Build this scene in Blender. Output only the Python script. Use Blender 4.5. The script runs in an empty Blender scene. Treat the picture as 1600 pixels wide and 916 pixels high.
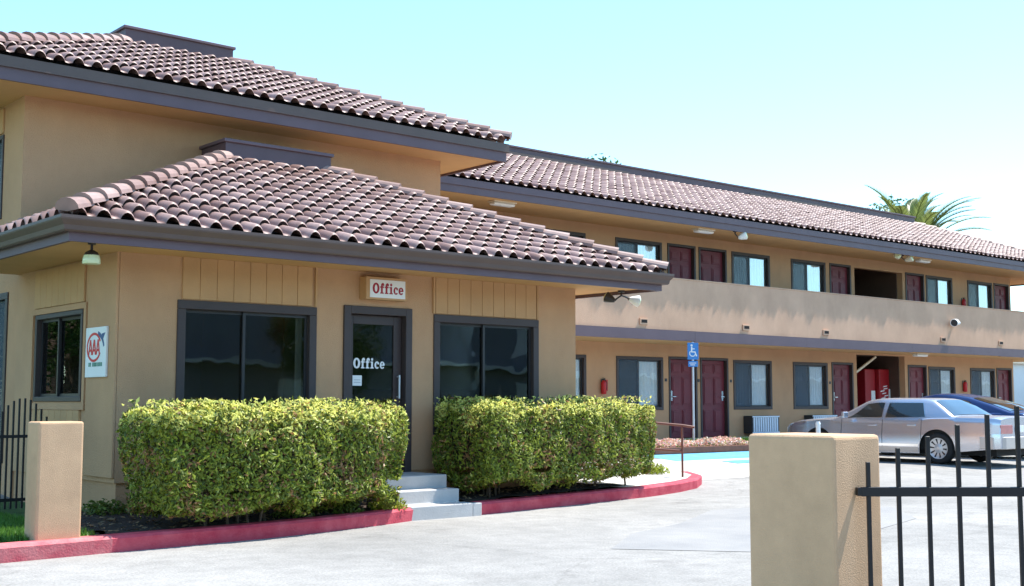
import bpy, bmesh, math, random
import numpy as np
from mathutils import Vector, Matrix, noise as mnoise
random.seed(7); rng = np.random.default_rng(11)
S = bpy.context.scene; COL = S.collection
R = math.radians

# ------------------------------------------------------------------ camera, sky, sun, exposure
CAMZ = 1.38
cam = bpy.data.cameras.new('camera'); camo = bpy.data.objects.new('camera', cam); COL.objects.link(camo)
cam.sensor_width = 36; cam.lens = 43.2; cam.clip_end = 3000; cam.clip_start = .05
yaw, pitch = 0.864754, 0.088148
fw = Vector((math.cos(pitch)*math.cos(yaw), math.cos(pitch)*math.sin(yaw), math.sin(pitch)))
camo.location = (0, 0, CAMZ); camo.rotation_euler = fw.to_track_quat('-Z', 'Y').to_euler()
S.camera = camo

SUN = Vector((.475, -.085, .868)).normalized()
w = bpy.data.worlds.new('World'); S.world = w; w.use_nodes = True
nt = w.node_tree; bg = nt.nodes['Background']
sky = nt.nodes.new('ShaderNodeTexSky'); sky.sky_type = 'NISHITA'; sky.sun_disc = False
sky.sun_elevation = math.asin(SUN.z); sky.sun_rotation = math.atan2(SUN.x, SUN.y)
sky.air_density = 1.0; sky.dust_density = .1; sky.ozone_density = 1.0
tn = nt.nodes.new('ShaderNodeMix'); tn.data_type = 'RGBA'; tn.blend_type = 'MULTIPLY'; tn.inputs[0].default_value = 1; tn.inputs[7].default_value = (.74, .97, 1.0, 1)
nt.links.new(sky.outputs[0], tn.inputs[6]); nt.links.new(tn.outputs[2], bg.inputs[0]); bg.inputs[1].default_value = .15
sl = bpy.data.lights.new('sun', 'SUN'); sl.energy = 4.0; sl.angle = R(.5); sl.color = (1, .95, .87)
so = bpy.data.objects.new('sun', sl); COL.objects.link(so); so.rotation_euler = (-SUN).to_track_quat('-Z', 'Y').to_euler()
so.location = SUN*60
S.view_settings.view_transform = 'Standard'; S.view_settings.look = 'None'; S.view_settings.gamma = 1
S.view_settings.exposure = 1.30
S.cycles.max_bounces = 8; S.cycles.transparent_max_bounces = 12

# ------------------------------------------------------------------ materials
def mat(name, col, rough=.8, var=.12, scale=3.0, bump=0.0, bscale=60.0, metal=0.0, spec=.4, col2=None, detail=5, streak=0):
    m = bpy.data.materials.new(name); m.use_nodes = True
    n = m.node_tree; b = n.nodes['Principled BSDF']
    b.inputs['Roughness'].default_value = rough; b.inputs['Metallic'].default_value = metal
    b.inputs['Specular IOR Level'].default_value = spec
    tc = n.nodes.new('ShaderNodeTexCoord')
    if var > 0 or col2:
        no = n.nodes.new('ShaderNodeTexNoise'); no.inputs['Scale'].default_value = scale; no.inputs['Detail'].default_value = detail
        no.inputs['Roughness'].default_value = .62
        n.links.new(tc.outputs['Object'], no.inputs['Vector'])
        cr = n.nodes.new('ShaderNodeValToRGB'); e = cr.color_ramp.elements
        e[0].position = .32; e[1].position = .68
        c2 = col2 or tuple(min(1, c*(1+var)) for c in col); c1 = tuple(c*(1-var) for c in col) if not col2 else col
        e[0].color = (*c1, 1); e[1].color = (*c2, 1)
        n.links.new(no.outputs['Fac'], cr.inputs['Fac']); n.links.new(cr.outputs['Color'], b.inputs['Base Color'])
    else:
        b.inputs['Base Color'].default_value = (*col, 1)
    if streak > 0:
        mp = n.nodes.new('ShaderNodeMapping'); mp.inputs['Scale'].default_value = (1.6, 1.6, .55); n.links.new(tc.outputs['Object'], mp.inputs['Vector'])
        sn = n.nodes.new('ShaderNodeTexNoise'); sn.inputs['Scale'].default_value = 1.0; sn.inputs['Detail'].default_value = 7; sn.inputs['Roughness'].default_value = .7; n.links.new(mp.outputs[0], sn.inputs['Vector'])
        sr = n.nodes.new('ShaderNodeValToRGB'); sr.color_ramp.elements[0].position = .30; sr.color_ramp.elements[1].position = .58
        sr.color_ramp.elements[0].color = (1-1.5*streak, 1-1.6*streak, 1-1.7*streak, 1); n.links.new(sn.outputs['Fac'], sr.inputs[0])
        sm = n.nodes.new('ShaderNodeMix'); sm.data_type = 'RGBA'; sm.blend_type = 'MULTIPLY'; sm.inputs[0].default_value = 1
        n.links.new(cr.outputs['Color'], sm.inputs[6]); n.links.new(sr.outputs[0], sm.inputs[7]); n.links.new(sm.outputs[2], b.inputs['Base Color'])
    if bump > 0:
        n2 = n.nodes.new('ShaderNodeTexNoise'); n2.inputs['Scale'].default_value = bscale; n2.inputs['Detail'].default_value = 4
        n.links.new(tc.outputs['Object'], n2.inputs['Vector'])
        bp = n.nodes.new('ShaderNodeBump'); bp.inputs['Strength'].default_value = bump; bp.inputs['Distance'].default_value = .02
        n.links.new(n2.outputs['Fac'], bp.inputs['Height']); n.links.new(bp.outputs['Normal'], b.inputs['Normal'])
    return m

def leafmat(name, col, trans=.35, rough=.45):
    m = bpy.data.materials.new(name); m.use_nodes = True
    n = m.node_tree; b = n.nodes['Principled BSDF']; out = n.nodes['Material Output']
    at = n.nodes.new('ShaderNodeAttribute'); at.attribute_name = 'tint'
    mx = n.nodes.new('ShaderNodeMix'); mx.data_type = 'RGBA'
    mx.inputs[6].default_value = (*[c*.6 for c in col], 1); mx.inputs[7].default_value = (*[min(1, c*1.4) for c in col], 1)
    n.links.new(at.outputs['Fac'], mx.inputs[0]); n.links.new(mx.outputs[2], b.inputs['Base Color'])
    b.inputs['Roughness'].default_value = rough; b.inputs['Specular IOR Level'].default_value = .35
    tr = n.nodes.new('ShaderNodeBsdfTranslucent'); n.links.new(mx.outputs[2], tr.inputs[0])
    ms = n.nodes.new('ShaderNodeMixShader'); ms.inputs[0].default_value = trans
    n.links.new(b.outputs[0], ms.inputs[1]); n.links.new(tr.outputs[0], ms.inputs[2]); n.links.new(ms.outputs[0], out.inputs[0])
    return m

def glassmat(name, tint=(.55, .6, .6), refl=1.0):
    m = bpy.data.materials.new(name); m.use_nodes = True
    n = m.node_tree; out = n.nodes['Material Output']; n.nodes.remove(n.nodes['Principled BSDF'])
    t = n.nodes.new('ShaderNodeBsdfTransparent'); t.inputs[0].default_value = (*tint, 1)
    g = n.nodes.new('ShaderNodeBsdfGlossy'); g.inputs['Roughness'].default_value = .015; g.inputs[0].default_value = (.95, .97, 1, 1)
    f = n.nodes.new('ShaderNodeFresnel'); f.inputs[0].default_value = 1.6
    mu = n.nodes.new('ShaderNodeMath'); mu.operation = 'MULTIPLY'; mu.inputs[1].default_value = refl; mu.use_clamp = True
    tc = n.nodes.new('ShaderNodeTexCoord'); no = n.nodes.new('ShaderNodeTexNoise'); no.inputs['Scale'].default_value = 1.3
    n.links.new(tc.outputs['Object'], no.inputs['Vector'])
    bp = n.nodes.new('ShaderNodeBump'); bp.inputs['Strength'].default_value = .06; bp.inputs['Distance'].default_value = .05
    n.links.new(no.outputs['Fac'], bp.inputs['Height']); n.links.new(bp.outputs[0], g.inputs['Normal'])
    n.links.new(f.outputs[0], mu.inputs[0])
    x = n.nodes.new('ShaderNodeMixShader'); n.links.new(mu.outputs[0], x.inputs[0]); n.links.new(t.outputs[0], x.inputs[1]); n.links.new(g.outputs[0], x.inputs[2])
    n.links.new(x.outputs[0], out.inputs[0]); return m

def tilemat(name, col, col2):
    m = bpy.data.materials.new(name); m.use_nodes = True
    n = m.node_tree; b = n.nodes['Principled BSDF']; b.inputs['Roughness'].default_value = .5; b.inputs['Specular IOR Level'].default_value = .45
    at = n.nodes.new('ShaderNodeAttribute'); at.attribute_name = 'tint'
    mx = n.nodes.new('ShaderNodeMix'); mx.data_type = 'RGBA'; mx.inputs[6].default_value = (*col, 1); mx.inputs[7].default_value = (*col2, 1)
    tc = n.nodes.new('ShaderNodeTexCoord'); no = n.nodes.new('ShaderNodeTexNoise'); no.inputs['Scale'].default_value = 9; no.inputs['Detail'].default_value = 6
    n.links.new(tc.outputs['Object'], no.inputs['Vector'])
    m2 = n.nodes.new('ShaderNodeMix'); m2.data_type = 'RGBA'; m2.blend_type = 'MULTIPLY'; m2.inputs[0].default_value = .5
    n.links.new(at.outputs['Fac'], mx.inputs[0]); n.links.new(mx.outputs[2], m2.inputs[6]); n.links.new(no.outputs['Color'], m2.inputs[7])
    hs = n.nodes.new('ShaderNodeValToRGB'); hs.color_ramp.elements[0].position = .25; hs.color_ramp.elements[0].color = (.55, .55, .55, 1); hs.color_ramp.elements[1].position = .7
    n.links.new(no.outputs['Fac'], hs.inputs[0]); n.links.new(hs.outputs[0], m2.inputs[7]); n.links.new(m2.outputs[2], b.inputs['Base Color'])
    return m

M = {}
M['stucco'] = mat('tan_stucco', (.53, .312, .172), .9, .07, 1.3, .5, 90, streak=.05)
M['stucco_wing'] = mat('tan_stucco_wing', (.54, .312, .17), .9, .07, .9, .5, 90, streak=.055)
M['parapet'] = mat('parapet_stucco', (.57, .355, .235), .9, .10, .8, .5, 70, streak=.07)
M['siding'] = mat('painted_siding', (.51, .295, .14), .75, .06, 2.0, .1, 40)
M['pillar'] = mat('pillar_stucco', (.57, .365, .215), .9, .10, 3.0, .28, 130, streak=.07)
M['soffit'] = mat('soffit_paint', (.58, .345, .15), .8, .05, 2.0)
M['fascia'] = mat('purple_brown_fascia', (.118, .08, .094), .55, .08, 2.0)
M['gutter'] = mat('brown_gutter', (.10, .066, .056), .45, .08, 2.0)
M['curbmetal'] = mat('roof_curb_metal', (.095, .058, .068), .5, .1, 2.0)
M['tile'] = tilemat('barrel_tile', (.235, .132, .108), (.42, .285, .25))
M['tileshade'] = mat('tile_gap_shade', (.03, .018, .017), .95, .1)  # shade under the tile lips, painted near-black on the course risers
M['deck'] = mat('roof_deck', (.03, .022, .02), .95, .1)
M['dframe'] = mat('dark_brown_frame', (.052, .037, .036), .5, .06, 3.0)
M['alu'] = mat('dark_bronze_sash', (.03, .028, .03), .4, 0)
M['glass'] = glassmat('window_glass', (.55, .55, .52), 1.0)
M['clearglass'] = glassmat('clear_glass', (.95, .97, .98), .42)
M['carglass'] = glassmat('car_glass', (.35, .42, .42), 1.4)
M['screen'] = mat('insect_screen', (.10, .115, .13), .7, .05, 5)
def screenmat():
    m = bpy.data.materials.new('insect_screen_mesh'); m.use_nodes = True; n = m.node_tree; p = n.nodes['Principled BSDF']; p.inputs['Base Color'].default_value = (.075, .105, .14, 1); p.inputs['Roughness'].default_value = .6
    t = n.nodes.new('ShaderNodeBsdfTransparent'); x = n.nodes.new('ShaderNodeMixShader'); x.inputs[0].default_value = .42
    n.links.new(t.outputs[0], x.inputs[1]); n.links.new(p.outputs[0], x.inputs[2]); n.links.new(x.outputs[0], n.nodes['Material Output'].inputs[0]); return m
M['mesh'] = screenmat()
M['curtain'] = mat('pale_curtain', (.88, .88, .84), .9, .05, 3)
M['curtain_grey'] = mat('grey_curtain', (.17, .22, .28), .9, .05, 3)
M['interior'] = mat('room_interior', (.45, .37, .28), .9, .05)
M['door'] = mat('maroon_door', (.15, .018, .028), .5, .12, 3)
M['chrome'] = mat('bright_metal', (.75, .75, .76), .22, 0, metal=1)
M['steel'] = mat('galvanised_steel', (.55, .57, .6), .45, .06, 8, metal=.6)
M['black'] = mat('black_iron', (.012, .011, .013), .45, .1, 20)
M['rubber'] = mat('tyre_rubber', (.018, .018, .019), .8, .1, 30)
M['white'] = mat('white_paint', (.78, .79, .78), .5, .03)
M['bluesign'] = mat('blue_sign', (.05, .22, .55), .45, .03)
M['machinered'] = mat('deep_red_enamel', (.33, .012, .018), .4, .08, 4)
M['red'] = mat('red_enamel', (.50, .02, .025), .35, .08, 4)
M['redletter'] = mat('dark_red_letter', (.33, .012, .03), .5, 0)
M['aaared'] = mat('red_logo', (.62, .03, .03), .5, 0)
M['aaablue'] = mat('blue_logo', (.04, .09, .22), .5, 0)
M['aaagreen'] = mat('green_letter', (.05, .22, .16), .5, 0)
M['kerb'] = None
M['concrete'] = mat('pale_concrete', (.50, .48, .44), .9, .10, 2.2, .2, 60)
M['step'] = mat('grey_step_concrete', (.47, .455, .44), .85, .08, 4, .2, 60)
M['mulch'] = mat('dark_mulch', (.045, .03, .022), .95, .5, 14, 1.0, 45)
M['soil'] = mat('dry_soil', (.12, .09, .06), .95, .3, 3, .6, 40)
M['lawn'] = mat('lawn_turf', (.05, .11, .02), .95, .3, 6, .5, 60)
M['bluepaint'] = mat('blue_stall_paint', (.06, .28, .48), .7, .2, 5, col2=(.14, .40, .56))
M['wood'] = mat('red_brown_wood', (.20, .075, .045), .7, .2, 6)
M['stone'] = mat('pink_pebble', (.55, .32, .24), .8, .3, 8)
M['railbrown'] = mat('brown_rail_paint', (.17, .06, .04), .5, .1, 6)
M['bark'] = mat('bark', (.12, .085, .06), .95, .3, 9, .8, 25)
M['acwhite'] = mat('ac_grille_grey', (.70, .74, .80), .5, .05)
M['acdark'] = mat('ac_dark', (.03, .032, .036), .6, .05)
M['silver'] = mat('silver_car_paint', (.60, .61, .67), .24, 0, metal=.75, spec=.6)
M['cladding'] = mat('pale_cladding', (.55, .50, .47), .35, .02, metal=.35)
M['navy'] = mat('navy_car_paint', (.025, .05, .15), .2, 0, metal=.3, spec=.7)
M['seam'] = mat('panel_gap', (.01, .01, .01), .8, 0)
M['taillight'] = mat('tail_lamp', (.48, .20, .19), .15, .1, 8, spec=.7)
M['reverselight'] = mat('pale_lamp', (.75, .70, .68), .15, .03, spec=.7)
M['seat'] = mat('grey_upholstery', (.16, .15, .15), .9, .1)
M['leaf'] = leafmat('hedge_leaf', (.29, .34, .04), .4)
M['leafd'] = leafmat('hedge_leaf_deep', (.115, .155, .022), .32)
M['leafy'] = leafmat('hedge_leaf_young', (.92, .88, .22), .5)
M['leafb'] = leafmat('hedge_leaf_bronze', (.36, .19, .08), .35)
M['treeleaf'] = leafmat('tree_leaf', (.06, .12, .025))
M['palm'] = leafmat('palm_leaflet', (.19, .23, .07), .3, .4)
M['grass'] = leafmat('grass_blade', (.10, .22, .03), .35)
M['twig'] = mat('twig', (.06, .045, .03), .95, .3, 10)
M['lens'] = mat('lamp_lens', (.64, .74, .48), .2, .03, spec=.6)
M['offwhite'] = mat('cream_paint', (.66, .58, .44), .6, .04)
M['stain'] = mat('dark_opening', (.012, .010, .010), .9, 0)

def road_material():
    m = bpy.data.materials.new('worn_asphalt'); m.use_nodes = True
    n = m.node_tree; b = n.nodes['Principled BSDF']; b.inputs['Roughness'].default_value = .9; b.inputs['Specular IOR Level'].default_value = .25
    tc = n.nodes.new('ShaderNodeTexCoord')
    def noise(sc, det=5):
        x = n.nodes.new('ShaderNodeTexNoise'); x.inputs['Scale'].default_value = sc; x.inputs['Detail'].default_value = det; x.inputs['Roughness'].default_value = .65
        n.links.new(tc.outputs['Object'], x.inputs['Vector']); return x
    big = noise(.35, 6); fine = noise(42, 3); mid = noise(4, 6)
    r = n.nodes.new('ShaderNodeValToRGB'); e = r.color_ramp.elements
    e[0].position = .3; e[0].color = (.25, .242, .228, 1); e[1].position = .62; e[1].color = (.345, .332, .312, 1)
    n.links.new(big.outputs['Fac'], r.inputs[0])
    r2 = n.nodes.new('ShaderNodeValToRGB'); r2.color_ramp.elements[0].color = (.5, .5, .5, 1); r2.color_ramp.elements[0].position = .3; r2.color_ramp.elements[1].color = (1.2, 1.2, 1.2, 1); r2.color_ramp.elements[1].position = .66
    n.links.new(fine.outputs['Fac'], r2.inputs[0])
    r3 = n.nodes.new('ShaderNodeValToRGB'); r3.color_ramp.elements[0].color = (.84, .84, .84, 1); r3.color_ramp.elements[0].position = .35; r3.color_ramp.elements[1].position = .6
    n.links.new(mid.outputs['Fac'], r3.inputs[0])
    a = n.nodes.new('ShaderNodeMix'); a.data_type = 'RGBA'; a.blend_type = 'MULTIPLY'; a.inputs[0].default_value = .55
    n.links.new(r.outputs[0], a.inputs[6]); n.links.new(r2.outputs[0], a.inputs[7])
    c = n.nodes.new('ShaderNodeMix'); c.data_type = 'RGBA'; c.blend_type = 'MULTIPLY'; c.inputs[0].default_value = 1
    n.links.new(a.outputs[2], c.inputs[6]); n.links.new(r3.outputs[0], c.inputs[7]); n.links.new(c.outputs[2], b.inputs['Base Color'])
    wv = noise(1.1, 4); av = n.nodes.new('ShaderNodeVectorMath'); av.operation = 'MULTIPLY_ADD'; av.inputs[1].default_value = (.9, .9, .9)
    n.links.new(wv.outputs['Color'], av.inputs[0]); n.links.new(tc.outputs['Object'], av.inputs[2])
    vo = n.nodes.new('ShaderNodeTexVoronoi'); vo.feature = 'DISTANCE_TO_EDGE'; vo.inputs['Scale'].default_value = .22; n.links.new(av.outputs[0], vo.inputs['Vector'])
    vr = n.nodes.new('ShaderNodeValToRGB'); vr.color_ramp.elements[0].position = .0; vr.color_ramp.elements[0].color = (.45, .44, .43, 1); vr.color_ramp.elements[1].position = .006
    n.links.new(vo.outputs['Distance'], vr.inputs[0])
    st = noise(.9, 3); s4 = n.nodes.new('ShaderNodeValToRGB'); s4.color_ramp.elements[0].position = .62; s4.color_ramp.elements[1].position = .76; s4.color_ramp.elements[1].color = (.74, .73, .73, 1); s4.color_ramp.elements[0].color = (1, 1, 1, 1)
    n.links.new(st.outputs['Fac'], s4.inputs[0])
    x1 = n.nodes.new('ShaderNodeMix'); x1.data_type = 'RGBA'; x1.blend_type = 'MULTIPLY'; x1.inputs[0].default_value = .3
    n.links.new(c.outputs[2], x1.inputs[6]); n.links.new(vr.outputs[0], x1.inputs[7])
    x2 = n.nodes.new('ShaderNodeMix'); x2.data_type = 'RGBA'; x2.blend_type = 'MULTIPLY'; x2.inputs[0].default_value = 1
    n.links.new(x1.outputs[2], x2.inputs[6]); n.links.new(s4.outputs[0], x2.inputs[7]); n.links.new(x2.outputs[2], b.inputs['Base Color'])
    bp = n.nodes.new('ShaderNodeBump'); bp.inputs['Strength'].default_value = .5; bp.inputs['Distance'].default_value = .01
    n.links.new(fine.outputs['Fac'], bp.inputs['Height']); n.links.new(bp.outputs[0], b.inputs['Normal'])
    return m
M['road'] = road_material()
M['patch'] = mat('tar_patch', (.225, .223, .223), .85, .10, 1.2, .4, 60, col2=(.29, .282, .27))
M['kerb'] = mat('red_kerb_paint', (.42, .022, .05), .7, .3, 5, .3, 50, col2=(.55, .085, .11))
M['kerbpale'] = mat('pale_red_kerb_paint', (.50, .075, .10), .75, .3, 6, .3, 50, col2=(.60, .20, .20))  # paler red for the left run of the kerb

# ------------------------------------------------------------------ helpers
def tag(o, label=None, cat=None, group=None, kind=None):
    if label: o['label'] = label
    if cat: o['category'] = cat
    if group: o['group'] = group
    if kind: o['kind'] = kind
    return o
def thing(name, label, cat, loc=(0, 0, 0), rz=0, group=None):
    o = bpy.data.objects.new(name, None); o.empty_display_size = .2; COL.objects.link(o)
    o.location = loc; o.rotation_euler = (0, 0, rz); return tag(o, label, cat, group)
def meshobj(name, me, m=None, parent=None):
    o = bpy.data.objects.new(name, me); COL.objects.link(o)
    if m:
        for x in (m if isinstance(m, (list, tuple)) else [m]): me.materials.append(x)
    if parent: o.parent = parent
    return o
class MB:
    def __init__(s): s.v = []; s.f = []; s.mi = []; s.sm = []
    def add(s, vs, fs, mi=0, sm=False):
        b = len(s.v); s.v += [tuple(p) for p in vs]; s.f += [tuple(i+b for i in f) for f in fs]; s.mi += [mi]*len(fs); s.sm += [sm]*len(fs); return s
    def box(s, x0, x1, y0, y1, z0, z1, mi=0):
        return s.add([(x0,y0,z0),(x1,y0,z0),(x1,y1,z0),(x0,y1,z0),(x0,y0,z1),(x1,y0,z1),(x1,y1,z1),(x0,y1,z1)],
              [(0,3,2,1),(4,5,6,7),(0,1,5,4),(1,2,6,5),(2,3,7,6),(3,0,4,7)], mi)
    def bar(s, p, q, wx, wz, up=(0,0,1), mi=0):
        p = Vector(p); q = Vector(q); d = (q-p).normalized(); u = Vector(up)
        if abs(d.dot(u)) > .98: u = Vector((0,1,0))
        r = d.cross(u).normalized(); u = r.cross(d)
        vs = [e + r*a*wx/2 + u*b*wz/2 for e in (p, q) for a, b in ((-1,-1),(1,-1),(1,1),(-1,1))]
        return s.add(vs, [(0,1,2,3),(7,6,5,4),(0,4,5,1),(1,5,6,2),(2,6,7,3),(3,7,4,0)], mi)
    def tube(s, pts, rad, n=8, mi=0, cap=True, sm=True):
        pts = [Vector(p) for p in pts]; rs = rad if isinstance(rad, (list, tuple)) else [rad]*len(pts)
        vs = []; fs = []
        for i, p in enumerate(pts):
            d = (pts[min(i+1, len(pts)-1)]-pts[max(i-1, 0)]).normalized()
            u = Vector((0,0,1)) if abs(d.z) < .95 else Vector((1,0,0))
            r = d.cross(u).normalized(); u = r.cross(d)
            for k in range(n):
                a = 2*math.pi*k/n; vs.append(p + (r*math.cos(a)+u*math.sin(a))*rs[i])
        for i in range(len(pts)-1):
            for k in range(n):
                k2 = (k+1) % n; fs.append((i*n+k, i*n+k2, (i+1)*n+k2, (i+1)*n+k))
        s.add(vs, fs, mi, sm)
        if cap: s.add(vs[:n], [tuple(range(n-1, -1, -1))], mi); s.add(vs[-n:], [tuple(range(n))], mi)
        return s
    def prism(s, poly, axis, d0, d1, mi=0):
        # poly: 2-D points; axis 'y': (x,z) extruded in y ; 'x': (y,z) in x ; 'z': (x,y) in z
        def P(a, b, d): return {'y': (a, d, b), 'x': (d, a, b), 'z': (a, b, d)}[axis]
        n = len(poly); vs = [P(a, b, d0) for a, b in poly]+[P(a, b, d1) for a, b in poly]
        fs = [tuple(range(n)), tuple(range(2*n-1, n-1, -1))]+[(i, i+n, (i+1) % n+n, (i+1) % n) for i in range(n)]
        return s.add(vs, fs, mi)
    def mesh(s, name, merge=False):
        me = bpy.data.meshes.new(name); me.from_pydata(s.v, [], s.f)
        me.polygons.foreach_set('material_index', s.mi); me.polygons.foreach_set('use_smooth', s.sm)
        bm = bmesh.new(); bm.from_mesh(me)
        if merge: bmesh.ops.remove_doubles(bm, verts=bm.verts, dist=1e-4)
        bmesh.ops.recalc_face_normals(bm, faces=bm.faces); bm.to_mesh(me); bm.free(); me.update(); return me
    def build(s, name, m, parent=None, bevel=0, merge=False, seg=2):
        o = meshobj(name, s.mesh(name, merge), m, parent)
        if bevel:
            b = o.modifiers.new('bevel', 'BEVEL'); b.width = bevel; b.segments = seg; b.limit_method = 'ANGLE'; b.angle_limit = R(40)
        return o
def fastmesh(name, V, F, mi=None, tint=None, smooth=False):
    V = np.asarray(V, np.float32); F = np.asarray(F, np.int32); k = F.shape[1]
    me = bpy.data.meshes.new(name); me.vertices.add(len(V)); me.vertices.foreach_set('co', V.ravel())
    me.loops.add(F.size); me.loops.foreach_set('vertex_index', F.ravel())
    me.polygons.add(len(F)); me.polygons.foreach_set('loop_start', np.arange(0, F.size, k, dtype=np.int32))
    if mi is not None: me.polygons.foreach_set('material_index', np.asarray(mi, np.int32))
    me.polygons.foreach_set('use_smooth', np.full(len(F), smooth))
    me.update(calc_edges=True)
    if tint is not None:
        a = me.attributes.new('tint', 'FLOAT', 'FACE'); a.data.foreach_set('value', np.asarray(tint, np.float32))
    return me
def struct(o): o['kind'] = 'structure'; return o
def g(y, x=20): return .06*min(max(0, (y-12.5)/1.6), 1)+.22*min(max(0, (y-15)/3), 1)*min(max(0, (24-x)/1.2), 1)          # the lot rises gently towards the rooms
def sweep(path, prof, closed=False, miters=True):
    # path: list of (x,y,z0); prof: list of (outward to the right of travel, z); returns MB
    b = MB(); n = len(path); k = len(prof); vs = []
    for i, p in enumerate(path):
        a = Vector(path[max(i-1, 0)][:2]); c = Vector(path[min(i+1, n-1)][:2]); q = Vector(p[:2])
        d1 = (q-a).normalized() if i > 0 else (c-q).normalized(); d2 = (c-q).normalized() if i < n-1 else d1
        n1 = Vector((d1.y, -d1.x)); n2 = Vector((d2.y, -d2.x)); m = (n1+n2).normalized(); sc = 1/max(.3, m.dot(n1))
        for o, z in prof: vs.append((q.x+m.x*o*sc, q.y+m.y*o*sc, p[2]+z))
    fs = []
    for i in range(n-1):
        for j in range(k):
            j2 = (j+1) % k; fs.append((i*k+j, i*k+j2, (i+1)*k+j2, (i+1)*k+j))
    b.add(vs, fs); b.add(vs[:k], [tuple(range(k))]); b.add(vs[-k:], [tuple(range(k))]); return b
def wall(name, ax, c0, c1, a0, a1, z0, z1, openings, m, parent):
    # ax 'y': wall in plane y from c0 to c1 thick, running along x a0..a1 ; ax 'x' the same with x and y swapped
    A = sorted({a0, a1, *[o[0] for o in openings], *[o[1] for o in openings]}); Z = sorted({z0, z1, *[o[2] for o in openings], *[o[3] for o in openings]})
    A = [a for a in A if a0 <= a <= a1]; Z = [z for z in Z if z0 <= z <= z1]
    def solid(i, j):
        if not (0 <= i < len(A)-1 and 0 <= j < len(Z)-1): return False
        ca = (A[i]+A[i+1])/2; cz = (Z[j]+Z[j+1])/2
        return not any(o[0] < ca < o[1] and o[2] < cz < o[3] for o in openings)
    P = (lambda a, c, z: (a, c, z)) if ax == 'y' else (lambda a, c, z: (c, a, z))
    b = MB()
    for i in range(len(A)-1):
        for j in range(len(Z)-1):
            if not solid(i, j): continue
            p, q, r, t = A[i], A[i+1], Z[j], Z[j+1]
            b.add([P(p,c0,r),P(q,c0,r),P(q,c0,t),P(p,c0,t)], [(0,1,2,3)]); b.add([P(p,c1,r),P(q,c1,r),P(q,c1,t),P(p,c1,t)], [(3,2,1,0)])
            if not solid(i-1, j): b.add([P(p,c0,r),P(p,c1,r),P(p,c1,t),P(p,c0,t)], [(0,1,2,3)])
            if not solid(i+1, j): b.add([P(q,c0,r),P(q,c1,r),P(q,c1,t),P(q,c0,t)], [(3,2,1,0)])
            if not solid(i, j-1): b.add([P(p,c0,r),P(q,c0,r),P(q,c1,r),P(p,c1,r)], [(0,1,2,3)])
            if not solid(i, j+1): b.add([P(p,c0,t),P(q,c0,t),P(q,c1,t),P(p,c1,t)], [(3,2,1,0)])
    return b.build(name, m, parent, merge=True)

# ---- roofs
def tile_field(L, W, s, hipL, hipR, seed, tw=.25, course=.285):
    rs = np.random.default_rng(seed)
    K = int(math.ceil((W*math.sqrt(1+s*s))/course)); dr = W/K; N = int(math.ceil(L/tw)); tw = L/N
    ph = np.array([0, .012, .07, .17, .31, .45, .55, .608, .62, .81]); hh = np.where(ph < .62,   .074*np.sin(np.pi*np.clip(ph/.62, 0, 1))**.62, 0.0)
    hh[-1] = -.008
    a = (np.arange(N)[:, None]+ph[None, :]).ravel()*tw; a = np.append(a, L); h = np.append(np.tile(hh, N), 0)
    tid = np.minimum(np.arange(len(a))//len(ph), N-1)
    V = []; F = []; T = []; MI = []; base = 0; cosf = math.sqrt(1+s*s)
    for c in range(K):
        r0 = c*dr-(.07 if c == 0 else .03); r1 = (c+1)*dr
        jit = rs.normal(0, .004, N)[tid]; lift = .062+jit; tt = rs.random(N)
        n = len(a); sk = rs.normal(0, .006, N)[tid]
        ins = 0 if c == 0 else .075
        rows = [(r0+sk+ins, h*.55+lift*.2-.03), (r0+sk, h+lift-.016), (r0+sk, h+lift-.016), (r0+sk+.012, h+lift), (np.full(n, (r0+r1)/2), h+lift*.55), (np.full(n, r1), h*.96+.004)]
        for rr, hz in rows: V.append(np.stack([a, rr, s*rr+hz*cosf], 1))
        for k in (0, 2, 3, 4):
            i = np.arange(n-1); q = np.stack([base+k*n+i, base+k*n+i+1, base+(k+1)*n+i+1, base+(k+1)*n+i], 1)
            if k == 0 and c == 0: continue
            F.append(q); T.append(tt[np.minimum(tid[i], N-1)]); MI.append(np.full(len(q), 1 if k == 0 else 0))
        base += 6*n
    V = np.concatenate(V); F = np.concatenate(F); T = np.concatenate(T)
    me = fastmesh('tiles', V, F, np.concatenate(MI), tint=T, smooth=True)
    bm = bmesh.new(); bm.from_mesh(me)
    def cut(co, no):
        bmesh.ops.bisect_plane(bm, geom=bm.verts[:]+bm.edges[:]+bm.faces[:], plane_co=co, plane_no=no, clear_outer=True)
    if hipL: cut((0, 0, 0), Vector((-hipL, 1, 0)).normalized())       # keep r <= a*hipL
    if hipR: cut((L, 0, 0), Vector((hipR, 1, 0)).normalized())
    bm.to_mesh(me); bm.free(); return me
def place_slope(name, parent, O, ax, up, L, W, s, hipL, hipR, seed):
    me = tile_field(L, W, s, hipL, hipR, seed); o = meshobj(name, me, [M['tile'], M['tileshade']], parent)
    mt = Matrix(((ax[0], up[0], 0, O[0]), (ax[1], up[1], 0, O[1]), (0, 0, 1, O[2]), (0, 0, 0, 1)))
    me.transform(mt)
    if ax[0]*up[1]-ax[1]*up[0] < 0: me.flip_normals()
    return o
def hip_tiles(name, parent, lines, m, rad=.108, step=.36):
    for l in lines: hip_line(name, parent, [l], m, rad, step)
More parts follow.
